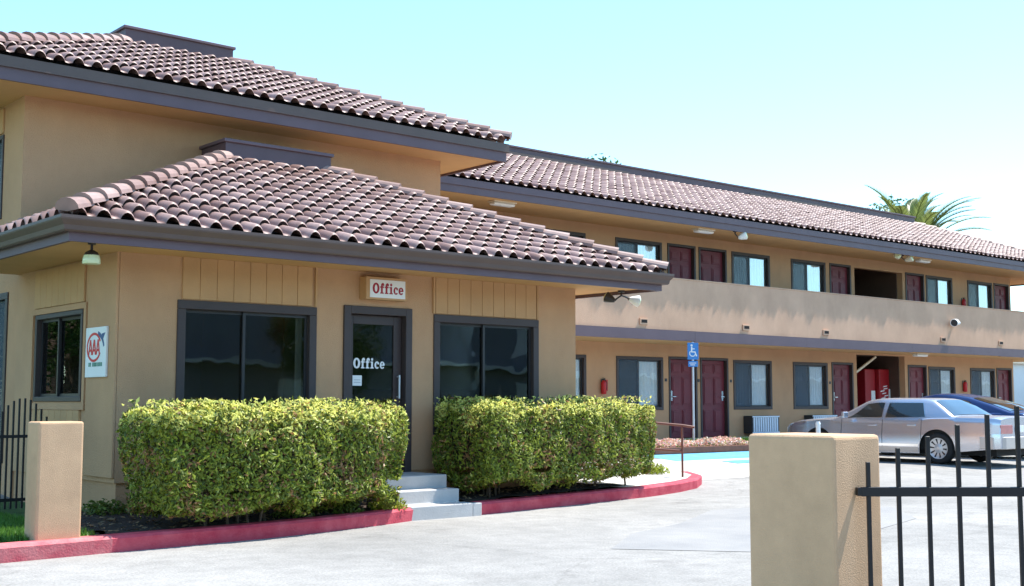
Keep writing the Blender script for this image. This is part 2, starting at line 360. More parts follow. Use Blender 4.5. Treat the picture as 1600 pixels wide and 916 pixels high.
def hip_line(name, parent, lines, m, rad, step):
    V = []; F = []; T = []
    for p, q in lines:
        p = Vector(p); q = Vector(q); L = (q-p).length; d = (q-p)/L; n = max(1, int(L/step))
        r = d.cross(Vector((0, 0, 1))).normalized(); u = r.cross(d)
        for i in range(n):
            c0 = p+d*(L*i/n-.02)+r*random.uniform(-.008, .008); c1 = p+d*(L*(i+1)/n+.05); b = len(V); t = random.random()
            for c, ra, up in ((c0, rad*1.0, .055), (c0, rad*1.14, .06), (c1, rad*.9, .03)):
                for k in range(9):
                    an = math.pi*k/8; V.append(c+r*math.cos(an)*ra+u*(math.sin(an)*ra*.95+up-.035))
            V.append(c0+u*.0); V.append(c1+u*0.)
            for k in range(8):
                F.append((b+k, b+k+1, b+10+k, b+9+k)); F.append((b+9+k, b+10+k, b+19+k, b+18+k)); T += [t, t]
            for k in range(0, 8, 2): F.append((b+27, b+k, b+k+1, b+k+2)); T.append(t)
    me = fastmesh(name, V, F, tint=T, smooth=False)
    return meshobj(name, me, m, parent)
def hip_deck(b, x0, x1, y0, y1, z, run, s, backcut=None):
    # frustum under the tiles
    X0, X1, Y0 = x0+run, x1-run, y0+run; Y1 = y1-run if backcut is None else y1; zt = z+run*s
    vs = [(x0,y0,z),(x1,y0,z),(x1,y1,z),(x0,y1,z),(X0,Y0,zt),(X1,Y0,zt),(X1,Y1,zt),(X0,Y1,zt)]
    b.add(vs, [(3,2,1,0),(4,5,6,7),(0,1,5,4),(1,2,6,5),(2,3,7,6),(3,0,4,7)]); return b
def curb(parent, x0, x1, y0, y1, z0, z1):
    b = MB(); b.box(x0, x1, y0, y1, z0-.15, z1); o = b.build('roof_curb', M['curbmetal'], parent)
    c = MB(); c.box(x0-.035, x1+.035, y0-.035, y1+.035, z1+.002, z1+.05); c.build('coping', M['fascia'], o, bevel=.008)
    return o

# ------------------------------------------------------------------ letters (own shapes)
def ellipse(cx, cy, rx, ry, a0=0, a1=360, n=24): return [(cx+rx*math.cos(R(a0+(a1-a0)*i/n)), cy+ry*math.sin(R(a0+(a1-a0)*i/n))) for i in range(n+1)]
class Ink:
    # flat letters as thin prisms on a wall facing -y, each stroke a hair prouder than the last
    def __init__(s): s.b = MB(); s.k = 0
    def poly(s, pts, f): s.k += 1; d = .0015+.0004*(s.k % 6); s.b.prism([f(p) for p in pts], 'y', 0, -d)
    def ring(s, cx, cy, rx, ry, ix, iy, a0, a1, f, n=18):
        for i in range(n):
            t0 = a0+(a1-a0)*i/n; t1 = a0+(a1-a0)*(i+1)/n
            s.b_quad([(cx+rx*math.cos(R(t0)), cy+ry*math.sin(R(t0))), (cx+rx*math.cos(R(t1)), cy+ry*math.sin(R(t1))),
                    (cx+ix*math.cos(R(t1)), cy+iy*math.sin(R(t1))), (cx+ix*math.cos(R(t0)), cy+iy*math.sin(R(t0)))], f)
        s.k += 1
    def b_quad(s, pts, f): d = .0015+.0004*(s.k % 6); s.b.prism([f(p) for p in pts], 'y', 0, -d)
def office_word(x0, z0, width, height):
    k = Ink(); wid = {'O': .74, 'f': .44, 'i': .40, 'c': .50, 'e': .54}
    tot = sum(wid[c] for c in 'Office')+.05*5; sx = width/tot; sz = height/.76; x = 0
    for ch in 'Office':
        f = lambda p, x=x: (x0+(x+p[0])*sx, z0+p[1]*sz)
        rect = lambda a, b, c, d: k.poly([(a, b), (c, b), (c, d), (a, d)], f)
        if ch == 'O': k.ring(.36, .36, .36, .38, .14, .25, 0, 360, f, 28)
        elif ch == 'f':
            rect(.09, .0, .28, .56); rect(.0, .41, .40, .50); rect(.01, 0, .38, .075)
            k.ring(.29, .56, .20, .19, .03, .09, 180, 60, f, 8); k.poly(ellipse(.36, .62, .08, .08, 0, 345, 11), f)
        elif ch == 'i':
            rect(.10, 0, .29, .49); rect(.01, .42, .29, .50); rect(.0, 0, .38, .075); k.poly(ellipse(.19, .65, .11, .10, 0, 345, 11), f)
        elif ch == 'c':
            k.ring(.26, .25, .26, .265, .09, .18, 35, 320, f, 18); k.poly(ellipse(.38, .38, .085, .085, 0, 345, 11), f)
        elif ch == 'e':
            k.ring(.26, .25, .26, .265, .09, .18, 0, 325, f, 20); rect(.10, .215, .515, .30)
        x += wid[ch]+.05
    return k.b

# ------------------------------------------------------------------ ground
def ground_sheets():
    b = MB(); b.box(-700, 700, -700, 700, -.6, -.25); struct(b.build('ground', M['soil']))
    xs = [-60, -30, -10, 0, 10, 20, 22.8, 24, 30, 45, 70]; ys = [-40, -15, 0, 6, 10, 12.5, 14.1, 15, 16, 17, 18, 19.2]
    vs = [(x, y, g(y, x)) for y in ys for x in xs]; n = len(xs)
    fs = [(j*n+i, j*n+i+1, (j+1)*n+i+1, (j+1)*n+i) for j in range(len(ys)-1) for i in range(n-1)]
    b = MB().add(vs, fs); struct(b.build('road', M['road']))
ground_sheets()
def sheet(name, poly, m, zf, sub=0):
    # poly (x,y) fan-filled and draped with zf
    bm = bmesh.new(); vv = [bm.verts.new((x, y, 0)) for x, y in poly]; f = bm.faces.new(vv)
    bmesh.ops.triangulate(bm, faces=[f])
    if sub:
        for yy in sub: bmesh.ops.bisect_plane(bm, geom=bm.verts[:]+bm.edges[:]+bm.faces[:], plane_co=(0, yy, 0), plane_no=(0, 1, 0))
    for v in bm.verts: v.co.z = zf(v.co.x, v.co.y)
    for f in bm.faces:
        f.normal_update()
        if f.normal.z < 0: f.normal_flip()
    me = bpy.data.meshes.new(name); bm.to_mesh(me); bm.free(); return meshobj(name, me, m)
YC = [12.5, 14.1, 15, 16, 17, 18]
# asphalt patches (smoother, darker squares of repair)
struct(sheet('asphalt_patch', [(8.3, 8.3), (9.4, 9.1), (10.6, 9.5), (12.2, 10.4), (13.3, 10.3), (14.4, 9.2), (13.2, 8.1), (11.5, 7.6), (10.2, 6.7), (9.2, 7.2)], M['patch'], lambda x, y: .004))
# white concrete apron in front of the stalls
struct(sheet('concrete_apron', [(16.0, 14.1), (30, 14.1), (30, 15.6), (21.5, 16.0), (16.0, 16.6)], M['concrete'], lambda x, y: g(y)+.004, YC)) if False else None
struct(sheet('concrete_gutter', [(16.02, 13.9), (17.2, 13.9), (20.5, 15.3), (23.2, 15.5), (23.2, 16.4), (16.02, 17.6)], M['concrete'], lambda x, y: g(y)+.004, YC))
struct(sheet('blue_stall_paint', [(18.6, 16.75), (22.9, 16.75), (22.9, 17.75), (18.6, 17.75)], M['bluepaint'], lambda x, y: g(y)+.008, YC))
struct(sheet('stall_emblem_paint', [(19.6, 16.0), (21.0, 16.0), (21.0, 16.45), (19.6, 16.45)], M['bluepaint'], lambda x, y: g(y)+.012, YC))
KERB = [(-12, 10.2), (0, 10.85), (3.62, 10.98), (4.62, 11.08), (6.2, 11.2), (7.1, 11.35), (7.9, 11.55), (8.50, 11.76)]
KERB2 = [(9.46, 11.80), (11.2, 12.1), (13.1, 12.42), (14.2, 12.72), (14.9, 13.0), (15.5, 13.42), (15.85, 14.0), (15.95, 14.8), (15.95, 18.3)]
kprof = [(0, -.2), (0.02, .125), (.0, .15), (-.02, .155), (-.15, .155), (-.15, -.2)]
struct(sweep([(x, y, g(y)) for x, y in KERB[3:]], kprof).build('kerb', M['kerb']))
struct(sweep([(x, y, g(y)) for x, y in KERB[:4]], kprof).build('kerb', M['kerbpale']))
struct(sweep([(x, y, g(y)) for x, y in KERB2[:7]], kprof).build('kerb', M['kerb']))
struct(sweep([(x, y, g(y)) for x, y in KERB2[6:]], kprof).build('kerb', M['concrete']))
inner = lambda P, d=.148: [(x, y+d) for x, y in P]
zb = lambda x, y: .13+.05*max(0, (y-11.4))
bedp = inner(KERB[3:]) + [(8.50, 13.2), (4.9, 13.2), (4.62, 12.4)]
def bumpy(name, poly, m, zf, amp=.02, res=.12):
    xs = [p[0] for p in poly]; ys = [p[1] for p in poly]
    bm = bmesh.new(); f = bm.faces.new([bm.verts.new((x, y, 0)) for x, y in poly])
    x = min(xs)+res
    while x < max(xs): bmesh.ops.bisect_plane(bm, geom=bm.verts[:]+bm.edges[:]+bm.faces[:], plane_co=(x, 0, 0), plane_no=(1, 0, 0)); x += res
    y = min(ys)+res
    while y < max(ys): bmesh.ops.bisect_plane(bm, geom=bm.verts[:]+bm.edges[:]+bm.faces[:], plane_co=(0, y, 0), plane_no=(0, 1, 0)); y += res
    for v in bm.verts: v.co.z = zf(v.co.x, v.co.y)+amp*mnoise.noise((v.co.x*5, v.co.y*5, 3))
    for f in bm.faces:
        f.normal_update()
        if f.normal.z < 0: f.normal_flip()
        f.smooth = True
    me = bpy.data.meshes.new(name); bm.to_mesh(me); bm.free(); return meshobj(name, me, m)
struct(bumpy('planting_bed', bedp, M['mulch'], zb, .03))
struct(bumpy('planting_bed', inner(KERB2[:3])[:2]+[(12.85, 12.5), (12.2, 13.2), (9.46, 13.2)], M['mulch'], zb, .03))
cp = [(12.86, 12.512)]+[(x-.13, y+.06) for x, y in KERB2[3:6]]+[(15.72, 14.05), (15.81, 14.8), (15.81, 18.6), (12.4, 18.6), (12.4, 13.15), (12.22, 13.2)]
struct(sheet('sidewalk', cp, M['concrete'], lambda x, y: .15+g(y), YC))
struct(sheet('lawn', [(-12, 10.34), (0, 10.99), (3.62, 11.13), (4.62, 11.23), (4.62, 12.4), (4.9, 13.2), (5.4, 13.2), (5.4, 14.25), (-12, 14.25)], M['lawn'], lambda x, y: .14))
struct(sheet('side_path', [(-40, 14.25), (5.4, 14.25), (5.4, 70), (-40, 70)], M['lawn'], lambda x, y: .136))
struct(sheet('lawn_bank', [(15.95, 17.9), (24.4, 17.9), (24.4, 18.62), (15.95, 18.62)], M['lawn'], lambda x, y: g(17.9)+.02+(y-17.9)*.28, []))
# small bits of litter leaves and stones in the beds
def litter():
    V = []; F = []; T = []
    for _ in range(900):
        x = random.uniform(4.7, 12.2); y = random.uniform(11.3, 13)
        kx = np.interp(x, [p[0] for p in KERB[3:]+KERB2[:3]], [p[1] for p in KERB[3:]+KERB2[:3]])
        if y < kx+.18 or 8.4 < x < 9.5: continue
        a = random.uniform(0, 6.3); s = random.uniform(.012, .035); z = zb(x, y)+.03; b = len(V)
        for k in range(4): V.append((x+s*math.cos(a+k*1.57)*(1.5 if k % 2 else .7), y+s*math.sin(a+k*1.57)*(1.5 if k % 2 else .7), z+random.uniform(-.01, .015)))
        F.append((b, b+1, b+2, b+3)); T.append(random.random())
    o = meshobj('leaf_litter', fastmesh('leaf_litter', V, F, tint=T), leafmat('dry_leaf', (.22, .15, .08), .1)); tag(o, 'dry fallen leaves scattered on dark mulch under the hedges', 'leaf litter', kind='stuff')
litter()
def grass(name, label, region, n, hmin, hmax, zf):
    V = np.zeros((n*3, 3)); F = np.arange(n*3).reshape(-1, 3)
    x = rng.uniform(region[0], region[1], n); y = rng.uniform(region[2], region[3], n); a = rng.uniform(0, 6.28, n); h = rng.uniform(hmin, hmax, n)
    z = np.array([zf(xx, yy) for xx, yy in zip(x, y)]); wd = .006
    V[0::3] = np.stack([x-wd*np.cos(a), y-wd*np.sin(a), z], 1); V[1::3] = np.stack([x+wd*np.cos(a), y+wd*np.sin(a), z], 1)
    V[2::3] = np.stack([x+rng.normal(0, .02, n), y+rng.normal(0, .02, n), z+h], 1)
    o = meshobj(name, fastmesh(name, V, F, tint=rng.random(n)), M['grass']); tag(o, label, 'grass', kind='stuff')
grass('grass', 'short green lawn grass beside the far left pillar', (2.6, 4.55, 11.25, 14.2), 26000, .03, .08, lambda x, y: .138)
grass('grass', 'bright green grass bank below the ground floor rooms', (20.9, 24.4, 17.92, 18.6), 16000, .04, .10, lambda x, y: g(17.9)+.02+(y-17.9)*.28)

# ------------------------------------------------------------------ windows and doors
def P_(ax, a, c, z): return (a, c, z) if ax == 'y' else (c, a, z)
def abox(b, ax, a0, a1, c0, c1, z0, z1):
    if ax == 'y': b.box(a0, a1, c0, c1, z0, z1)
    else: b.box(c0, c1, a0, a1, z0, z1)
def curtain_mesh(ax, a0, a1, c, z0, z1, amp=.014, per=.11):
    n = max(8, int((a1-a0)/per*8)); b = MB(); vs = []
    for i in range(n+1):
        a = a0+(a1-a0)*i/n; d = c+amp*math.sin(2*math.pi*(a-a0)/per)+.3*amp*math.sin(a*23)
        vs += [P_(ax, a, d, z0), P_(ax, a, d*1.0, z1)]
    b.add(vs, [(2*i, 2*i+2, 2*i+3, 2*i+1) for i in range(n)], sm=True); return b
def window(parent, ax, a0, a1, z0, z1, c, out=-1, trim=.09, mid=None, curtains=(), sash=.035, screen_left=True, framemat=None, glass=None):
    """sliding window; wall face at c, outward direction out (-1: towards -y / -x)"""
    fm = framemat or M['dframe']; b = MB(); p = out*.02; q = -out*.09
    lo, hi = min(c+p, c+q), max(c+p, c+q)
    for (u0, u1, v0, v1) in ((a0, a1, z1-trim, z1), (a0, a1, z0, z0+trim), (a0, a0+trim, z0+trim, z1-trim), (a1-trim, a1, z0+trim, z1-trim)): abox(b, ax, u0, u1, lo, hi, v0, v1)
    wo = b.build('window', fm, parent, bevel=.006)
    i0, i1, j0, j1 = a0+trim, a1-trim, z0+trim, z1-trim; mid = mid or (i0+i1)/2
    gc = c-out*.055
    for k, (u0, u1) in enumerate(((i0, mid+.02), (mid-.02, i1))):
        off = -out*(.0 if k else .028); s = MB(); l2, h2 = sorted((gc+off-.011, gc+off+.011))
        for (x0, x1, v0, v1) in ((u0, u1, j1-sash, j1), (u0, u1, j0, j0+sash), (u0, u0+sash, j0+sash, j1-sash), (u1-sash, u1, j0+sash, j1-sash)): abox(s, ax, x0, x1, l2, h2, v0, v1)
        s.build('sash', M['alu'], wo)
        gl = MB(); abox(gl, ax, u0+sash, u1-sash, gc+off-.002, gc+off+.002, j0+sash, j1-sash); gl.build('pane', glass or M['glass'], wo)
    if screen_left:
        sc = MB(); abox(sc, ax, i0+.004, mid-.012, gc+out*.016-.001, gc+out*.016+.001, j0+.004, j1-.004); sc.build('insect_screen', M['mesh'], wo)
    for (u0, u1, m) in curtains:
        curtain_mesh(ax, i0+(i1-i0)*u0, i0+(i1-i0)*u1, c-out*.115, j0-.05, j1+.05).build('curtain', M[m], wo)
    return wo
def panel_door(parent, x0, x1, z0, z1, y, hand=1, m=None, plate=True):
    b = MB(); t = .06
    b.box(x0, x0+t, y-.02, y+.12, z0, z1); b.box(x1-t, x1, y-.02, y+.12, z0, z1); b.box(x0+t, x1-t, y-.02, y+.12, z1-t, z1)
    b.build('door_frame', M['dframe'], parent, bevel=.005)
    d = MB(); X0, X1, Z1 = x0+t+.004, x1-t-.004, z1-t-.004; yb = y+.075
    d.box(X0, X1, yb, yb+.04, z0+.01, Z1)
    W = X1-X0; H = Z1-z0
    for cx in (.29, .71):
        for (v0, v1) in ((.07, .36), (.42, .78), (.83, .95)):
            a0, a1 = X0+W*(cx-.16), X0+W*(cx+.16); d.box(a0, a1, yb-.014, yb, z0+H*v0, z0+H*v1)
            d.box(a0+.035, a1-.035, yb-.026, yb-.0141, z0+H*v0+.035, z0+H*v1-.035)
    o = d.build('door', m or M['door'], parent, bevel=.008)
    hx = X1-.09 if hand > 0 else X0+.09; h = MB()
    h.box(hx-.035, hx+.035, yb-.02, yb-.001, z0+.90, z0+1.14); h.bar((hx, yb-.06, z0+1.0), (hx-hand*.12, yb-.06, z0+1.0), .022, .022); h.tube([(hx, yb-.02, z0+1.0), (hx, yb-.07, z0+1.0)], .014)
    h.build('handle', M['chrome'], o)
    return o

# ------------------------------------------------------------------ OFFICE (single-storey front block)
OX0, OX1, OY, OY2 = 5.43, 12.30, 13.0, 16.25
off = thing('office_building', 'single storey tan office with barrel tile hip roof and red hedge kerb in front', 'building', (OX0, OY, .15))
off['label'] = 'single storey tan stucco office block with brown gutter and barrel tile hip roof'
def L(parent):  # parent placed at world offset: children built in world coordinates
    parent_inv = Matrix.Translation(parent.location).inverted()
    return parent_inv
def settle(root):
    # children were built in world space; keep them there
    bpy.context.view_layer.update()
    for ch in root.children: ch.matrix_parent_inverse = root.matrix_world.inverted()
LW = (6.11, 7.93); DR = (8.32, 9.36); RW = (9.72, 11.57); FL = .48; WT = 2.53; WB = .95
wall('wall', 'y', OY, OY+.2, OX0, OX1, .5, 3.10, [(LW[0]+.02, LW[1]-.02, WB+.02, WT-.02), (DR[0]+.02, DR[1]-.02, .4, 2.56), (RW[0]+.02, RW[1]-.02, WB+.02, WT-.02)], M['stucco'], off)
wall('wall', 'x', OX0, OX0+.2, OY+.2, OY2, .5, 3.10, [(14.0, 15.52, 1.39, 2.44)], M['stucco'], off)
wall('wall', 'x', OX1-.2, OX1, OY+.2, OY2, .5, 3.10, [], M['stucco'], off)
b = MB(); b.box(OX0+.03, OX1-.03, OY+.03, OY2, -.1, .499); b.build('foundation', M['stucco_wing'], off)
b = MB(); b.box(OX0+.2, OX1-.2, OY+.2, OY2, .5, .515); b.box(OX0+.2, OX1-.2, OY2-.05, OY2-.01, .515, 3.0); b.box(OX0+.2, OX1-.2, OY+.2, OY2-.05, 2.9, 2.95)
b.box(8.0, 8.06, OY+.9, OY2-.05, .515, 2.9); b.build('interior', M['interior'], off)
b = MB(); b.box(9.5, 11.8, 14.6, 15.3, .52, 1.55); b.build('counter', M['wood'], off)
# pilaster strip at the corner
b = MB(); b.box(OX0-.035, OX0-.001, OY-.0, 13.80, .55, 3.03); b.build('corner_pilaster', M['stucco'], off, bevel=.01)
# siding panels
def siding(ax, a0, a1, c, z0, z1, out=-1, parent=off, n=None, bw=.20):
    b = MB(); x = a0; n = max(2, round((a1-a0)/bw)); wd = (a1-a0)/n
    for i in range(n):
        l, h = sorted((c+out*.004, c+out*.026)); abox(b, ax, a0+i*wd+.003, a0+(i+1)*wd-.003, l, h, z0, z1)
    l, h = sorted((c+out*.001, c+out*.017)); abox(b, ax, a0, a1, l, h, z0+.004, z1-.004)
    b.build('siding_panel', M['siding'], parent, bevel=.003, seg=1)
siding('y', 6.16, 7.86, OY, WT+.012, 3.02); siding('y', 9.74, 11.52, OY, WT+.012, 3.02)
siding('y', LW[0], LW[1], OY, .56, WB-.01); siding('y', RW[0], RW[1], OY, .56, WB-.01); 
siding('x', 13.95, 15.56, OX0, 2.53, 3.0, bw=.2); siding('x', 14.0, 15.5, OX0, .6, 1.28)
for a in (7.90, 9.70, 11.53):
    b = MB(); b.box(a-.0, a+.028, OY-.03, OY-.001, WT+.012, 3.02); b.build('panel_batten', M['siding'], off)
b = MB(); b.box(OX0-.03, OX0-.001, 13.86, 15.62, 2.452, 2.52); b.box(OX0-.03, OX0-.001, 13.86, 13.93, 1.361, 2.451); b.box(OX0-.03, OX0-.001, 15.58, 15.64, 1.361, 2.451); b.box(OX0-.03, OX0-.001, 13.86, 15.64, 1.285, 1.36); b.build('window_trim', M['stucco'], off)
window(off, 'y', LW[0], LW[1], WB, WT, OY, mid=6.98, trim=.10, screen_left=False, curtains=((.925, .975, 'curtain'),))
window(off, 'y', RW[0], RW[1], WB, WT, OY, mid=10.62, trim=.10, screen_left=False, curtains=((.90, .99, 'curtain_grey'),))
window(off, 'x', 13.99, 15.53, 1.38, 2.45, OX0, trim=.06, mid=14.9, screen_left=False, curtains=((.5, .97, 'curtain_grey'),))
t = thing('pendant_lamp', 'small orange globe lamp glowing inside the left office window', 'lamp', (7.62, 13.75, 2.9))
m_ = mat('orange_globe', (.7, .25, .10), .4, 0); m_.node_tree.nodes['Principled BSDF'].inputs['Emission Color'].default_value = (1, .30, .12, 1); m_.node_tree.nodes['Principled BSDF'].inputs['Emission Strength'].default_value = .5
b = MB(); b.tube([(0, 0, -.26+.09*math.cos(a)) for a in np.linspace(0, math.pi, 12)], [max(.004, .09*math.sin(a)) for a in np.linspace(0, math.pi, 12)], 16); b.build('globe', m_, t)
b = MB(); b.tube([(0, 0, 0), (0, 0, -.18)], .006, 6); b.build('cord', M['black'], t)
t = thing('wall_picture', 'small dark framed picture on the wall behind the left office window', 'picture', (8.62, 16.19, 1.9))
b = MB(); b.box(-.15, .15, -.02, 0, -.14, .14); b.build('frame', M['black'], t); b = MB(); b.box(-.12, .12, -.025, -.021, -.11, .11); b.build('print', M['screen'], t)
# glazed office door
b = MB(); t = .10
b.box(DR[0], DR[0]+t, OY-.03, OY+.14, FL, 2.58); b.box(DR[1]-t, DR[1], OY-.03, OY+.14, FL, 2.58); b.box(DR[0]+t, DR[1]-t, OY-.03, OY+.14, 2.48, 2.58); b.build('door_frame', M['dframe'], off, bevel=.006)
b = MB(); d0, d1 = DR[0]+t+.005, DR[1]-t-.005; y0, y1 = OY+.07, OY+.115
b.box(d0, d0+.09, y0, y1, FL+.02, 2.475); b.box(d1-.12, d1, y0, y1, FL+.02, 2.475); b.box(d0+.09, d1-.12, y0, y1, 2.36, 2.475); b.box(d0+.09, d1-.12, y0, y1, FL+.02, FL+.26)
dd = b.build('door', M['dframe'], off, bevel=.005)
b = MB(); b.box(d0+.09, d1-.12, OY+.088, OY+.094, FL+.26, 2.36); b.build('pane', M['glass'], dd)
lo = office_word(8.53, 1.80, .48, .135).build('lettering', M['white'], dd); lo.location.y = OY+.087
b = MB(); b.box(8.52, 8.66, OY+.084, OY+.0855, 1.58, 1.71); b.box(8.54, 8.64, OY+.083, OY+.0839, 1.65, 1.655, 1); b.box(8.54, 8.64, OY+.083, OY+.0839, 1.62, 1.625, 1); b.build('paper_notice', [M['white'], M['curtain_grey']], dd)
b = MB(); b.tube([(d1-.06, OY+.02, 1.42), (d1-.06, OY+.02, 1.72)], .013); b.tube([(d1-.06, OY+.02, 1.44), (d1-.06, OY+.07, 1.44)], .01); b.tube([(d1-.06, OY+.02, 1.70), (d1-.06, OY+.07, 1.70)], .01); b.build('handle', M['steel'], dd)
# roof
EX0, EX1, EY, EZ, RUN, SL = 4.50, 13.12, 12.05, 3.20, 3.45, .445
def soffit_fascia(parent, path, zs, ze, soff, gut=True, fm=None):
    pass
b = MB(); b.box(EX0+.03, EX1-.03, EY+.03, OY+.0, 3.02, 3.055); b.box(EX0+.03, OX0+.2, OY+.001, OY2, 3.02, 3.055); b.box(OX1-.2, EX1-.03, OY+.001, OY2, 3.02, 3.055)
b.build('soffit', M['soffit'], off)
path = [(EX0, OY2, 0), (EX0, EY, 0), (EX1, EY, 0), (EX1, OY2, 0)]
# travelling left side -> front -> right side keeps the outside on the right hand
sweep(path, [(-.04, 2.97), (.0, 2.97), (.0, 3.17), (-.04, 3.17)]).build('fascia', M['fascia'], off)
sweep(path, [(.002, 3.06), (.06, 3.06), (.075, 3.075), (.085, 3.12), (.125, 3.17), (.13, 3.185), (.13, 3.215), (.118, 3.215), (.118, 3.18), (.06, 3.09), (.012, 3.09), (.012, 3.215), (.002, 3.215)]).build('gutter', M['gutter'], off)
b = MB(); hip_deck(b, EX0, EX1, EY, OY2, EZ-.03, RUN, SL, backcut=True); rd = b.build('roof', M['deck'], off)
place_slope('front_tiles', rd, (EX0, EY, EZ), (1, 0), (0, 1), EX1-EX0, RUN, SL, 1, 1, 1)
place_slope('side_tiles', rd, (EX0, OY2+RUN, EZ), (0, -1), (1, 0), OY2+RUN-EY, RUN, SL, 0, 1, 2)
place_slope('side_tiles', rd, (EX1, EY, EZ), (0, 1), (-1, 0), OY2-EY, RUN, SL, 1, 0, 3)
for o in [o for o in rd.children if o.name.startswith('side_tiles')]:
    bm = bmesh.new(); bm.from_mesh(o.data); bmesh.ops.bisect_plane(bm, geom=bm.verts[:]+bm.edges[:]+bm.faces[:], plane_co=(0, OY2-.005, 0), plane_no=(0, 1, 0), clear_outer=True); bm.to_mesh(o.data); bm.free()
zt = EZ+RUN*SL
hip_tiles('hip_tiles', rd, [((EX0-.03, EY-.03, EZ+.06), (EX0+RUN+.05, EY+RUN+.05, zt+.06)), ((EX1+.03, EY-.03, EZ+.06), (EX1-RUN-.05, EY+RUN+.05, zt+.06))], M['tile'])
curb(off, EX0+RUN, EX1-RUN, EY+RUN, OY2-.01, zt, zt+.27)

# ------------------------------------------------------------------ UPPER BLOCK (two storeys behind the office)
UX0, UX1, UY, UY2 = 5.43, 12.28, 16.25, 26.5
upb = thing('motel_block', 'two storey tan stucco block with purple brown fascia rising behind the office', 'building', (UX0, UY, .15))
wall('wall', 'y', UY, UY+.2, UX0, UX1, .1, 5.5, [], M['stucco_wing'], upb)
wall('wall', 'x', UX0, UX0+.2, UY+.2, UY2, .1, 5.5, [(17.02, 18.6, 3.86, 4.98), (16.62, 18.0, .6, 2.8)], M['stucco_wing'], upb)
wall('wall', 'x', UX1-.2, UX1, UY+.2, UY2, .1, 5.5, [], M['stucco_wing'], upb)
wall('wall', 'y', UY2-.2, UY2, UX0+.2, UX1-.2, .1, 5.5, [], M['stucco_wing'], upb)
b = MB(); b.box(UX0+.2, UX1-.2, UY+.2, UY2-.2, 3.0, 3.2); b.box(7.6, 7.7, UY+.2, UY2-.2, .2, 5.3); b.build('interior', M['interior'], upb)
window(upb, 'x', 17.0, 18.62, 3.84, 5.0, UX0, trim=.06, curtains=((.05, .95, 'curtain'),))
window(upb, 'x', 16.6, 18.02, .58, 2.82, UX0, trim=.09, curtains=((.3, .95, 'curtain_grey'),))
siding('x', 17.02, 18.6, UX0, 5.02, 5.36, parent=upb)
VX0, VX1, VY, VY2, VZ, VR, VS = 4.50, 13.05, 15.45, 27.4, 5.68, 3.32, .43
b = MB(); b.box(VX0+.03, VX1-.03, VY+.03, VY2-.03, 5.395, 5.43); b.build('soffit', M['soffit'], upb)
path = [(VX0, VY2, 0), (VX0, VY, 0), (VX1, VY, 0), (VX1, VY2, 0)]
sweep(path, [(-.04, 5.36), (0, 5.36), (0, 5.60), (-.04, 5.60)]).build('fascia', M['fascia'], upb)
sweep(path, [(.002, 5.52), (.035, 5.52), (.035, 5.66), (.002, 5.66)]).build('drip_board', M['gutter'], upb)
b = MB(); hip_deck(b, VX0, VX1, VY, VY2, VZ-.03, VR, VS); rd = b.build('roof', M['deck'], upb)
place_slope('front_tiles', rd, (VX0, VY, VZ), (1, 0), (0, 1), VX1-VX0, VR, VS, 1, 1, 4)
place_slope('side_tiles', rd, (VX0, VY2, VZ), (0, -1), (1, 0), VY2-VY, VR, VS, 1, 1, 5)
place_slope('side_tiles', rd, (VX1, VY, VZ), (0, 1), (-1, 0), VY2-VY, VR, VS, 1, 1, 6)
zt = VZ+VR*VS
hip_tiles('hip_tiles', rd, [((VX0-.03, VY-.03, VZ+.06), (VX0+VR+.05, VY+VR+.05, zt+.06)), ((VX1+.03, VY-.03, VZ+.06), (VX1-VR-.05, VY+VR+.05, zt+.06))], M['tile'])
curb(upb, VX0+VR, VX1-VR, VY+VR, VY2-VR, zt, zt+.27)

# ------------------------------------------------------------------ LONG WING
WY, WX0, WX1, WY2, G0, F1 = 20.0, 12.30, 38.6, 28.6, .5, 3.24
wing = thing('motel_wing', 'long two storey motel wing with maroon doors and solid balcony parapet', 'building', (WX0, WY, G0))
doors = [(16.45, 17.5, 1), (21.98, 23.0, -1), (23.12, 24.18, 1), (28.57, 29.58, -1), (32.35, 33.37, 1), (37.5, 38.48, -1)]
wins = [(17.7, 19.24), (20.2, 21.78), (24.38, 25.93), (26.84, 28.38), (33.47, 34.97), (35.87, 37.4)]
stair = (29.76, 32.2)
ops = []
for x0, x1, h in doors: ops += [(x0+.02, x1-.02, G0, 2.44), (x0+.02, x1-.02, F1, 5.17)]
for x0, x1 in wins: ops += [(x0+.02, x1-.02, 1.20, 2.43), (x0+.02, x1-.02, 3.96, 5.17)]
ops += [(*stair, G0, 2.70), (*stair, F1, 5.16)]
wall('wall', 'y', WY, WY+.18, WX0, WX1, .2, 5.45, ops, M['stucco_wing'], wing)
wall('wall', 'x', WX1-.18, WX1, WY+.18, WY2, .2, 5.45, [], M['stucco_wing'], wing)
wall('wall', 'y', WY2-.18, WY2, WX0, WX1-.18, .2, 5.45, [], M['stucco_wing'], wing)
b = MB(); b.box(WX0, WX1-.2, WY+.19, WY2-.19, .3, G0-.005)
for x0, x1 in ((WX0, stair[0]-.15), (stair[1]+.15, WX1-.2)): b.box(x0, x1, WY+.19, WY2-.19, 2.9, F1-.01)
for xx in (16.2, 19.9, 23.06, 26.4, stair[0]-.15, stair[1], 35.4): b.box(xx, xx+.12, WY+.19, WY2-.2, G0, 5.4)
b.box(WX0, WX1-.2, 24.2, 24.3, G0, 5.4); b.box(WX0, WX1-.2, WY+.19, WY2-.2, 5.46, 5.5); b.build('interior', M['interior'], wing)
for i, (x0, x1, h) in enumerate(doors):
    for z in (G0, F1): panel_door(wing, x0, x1, z, z+1.96, WY, h)
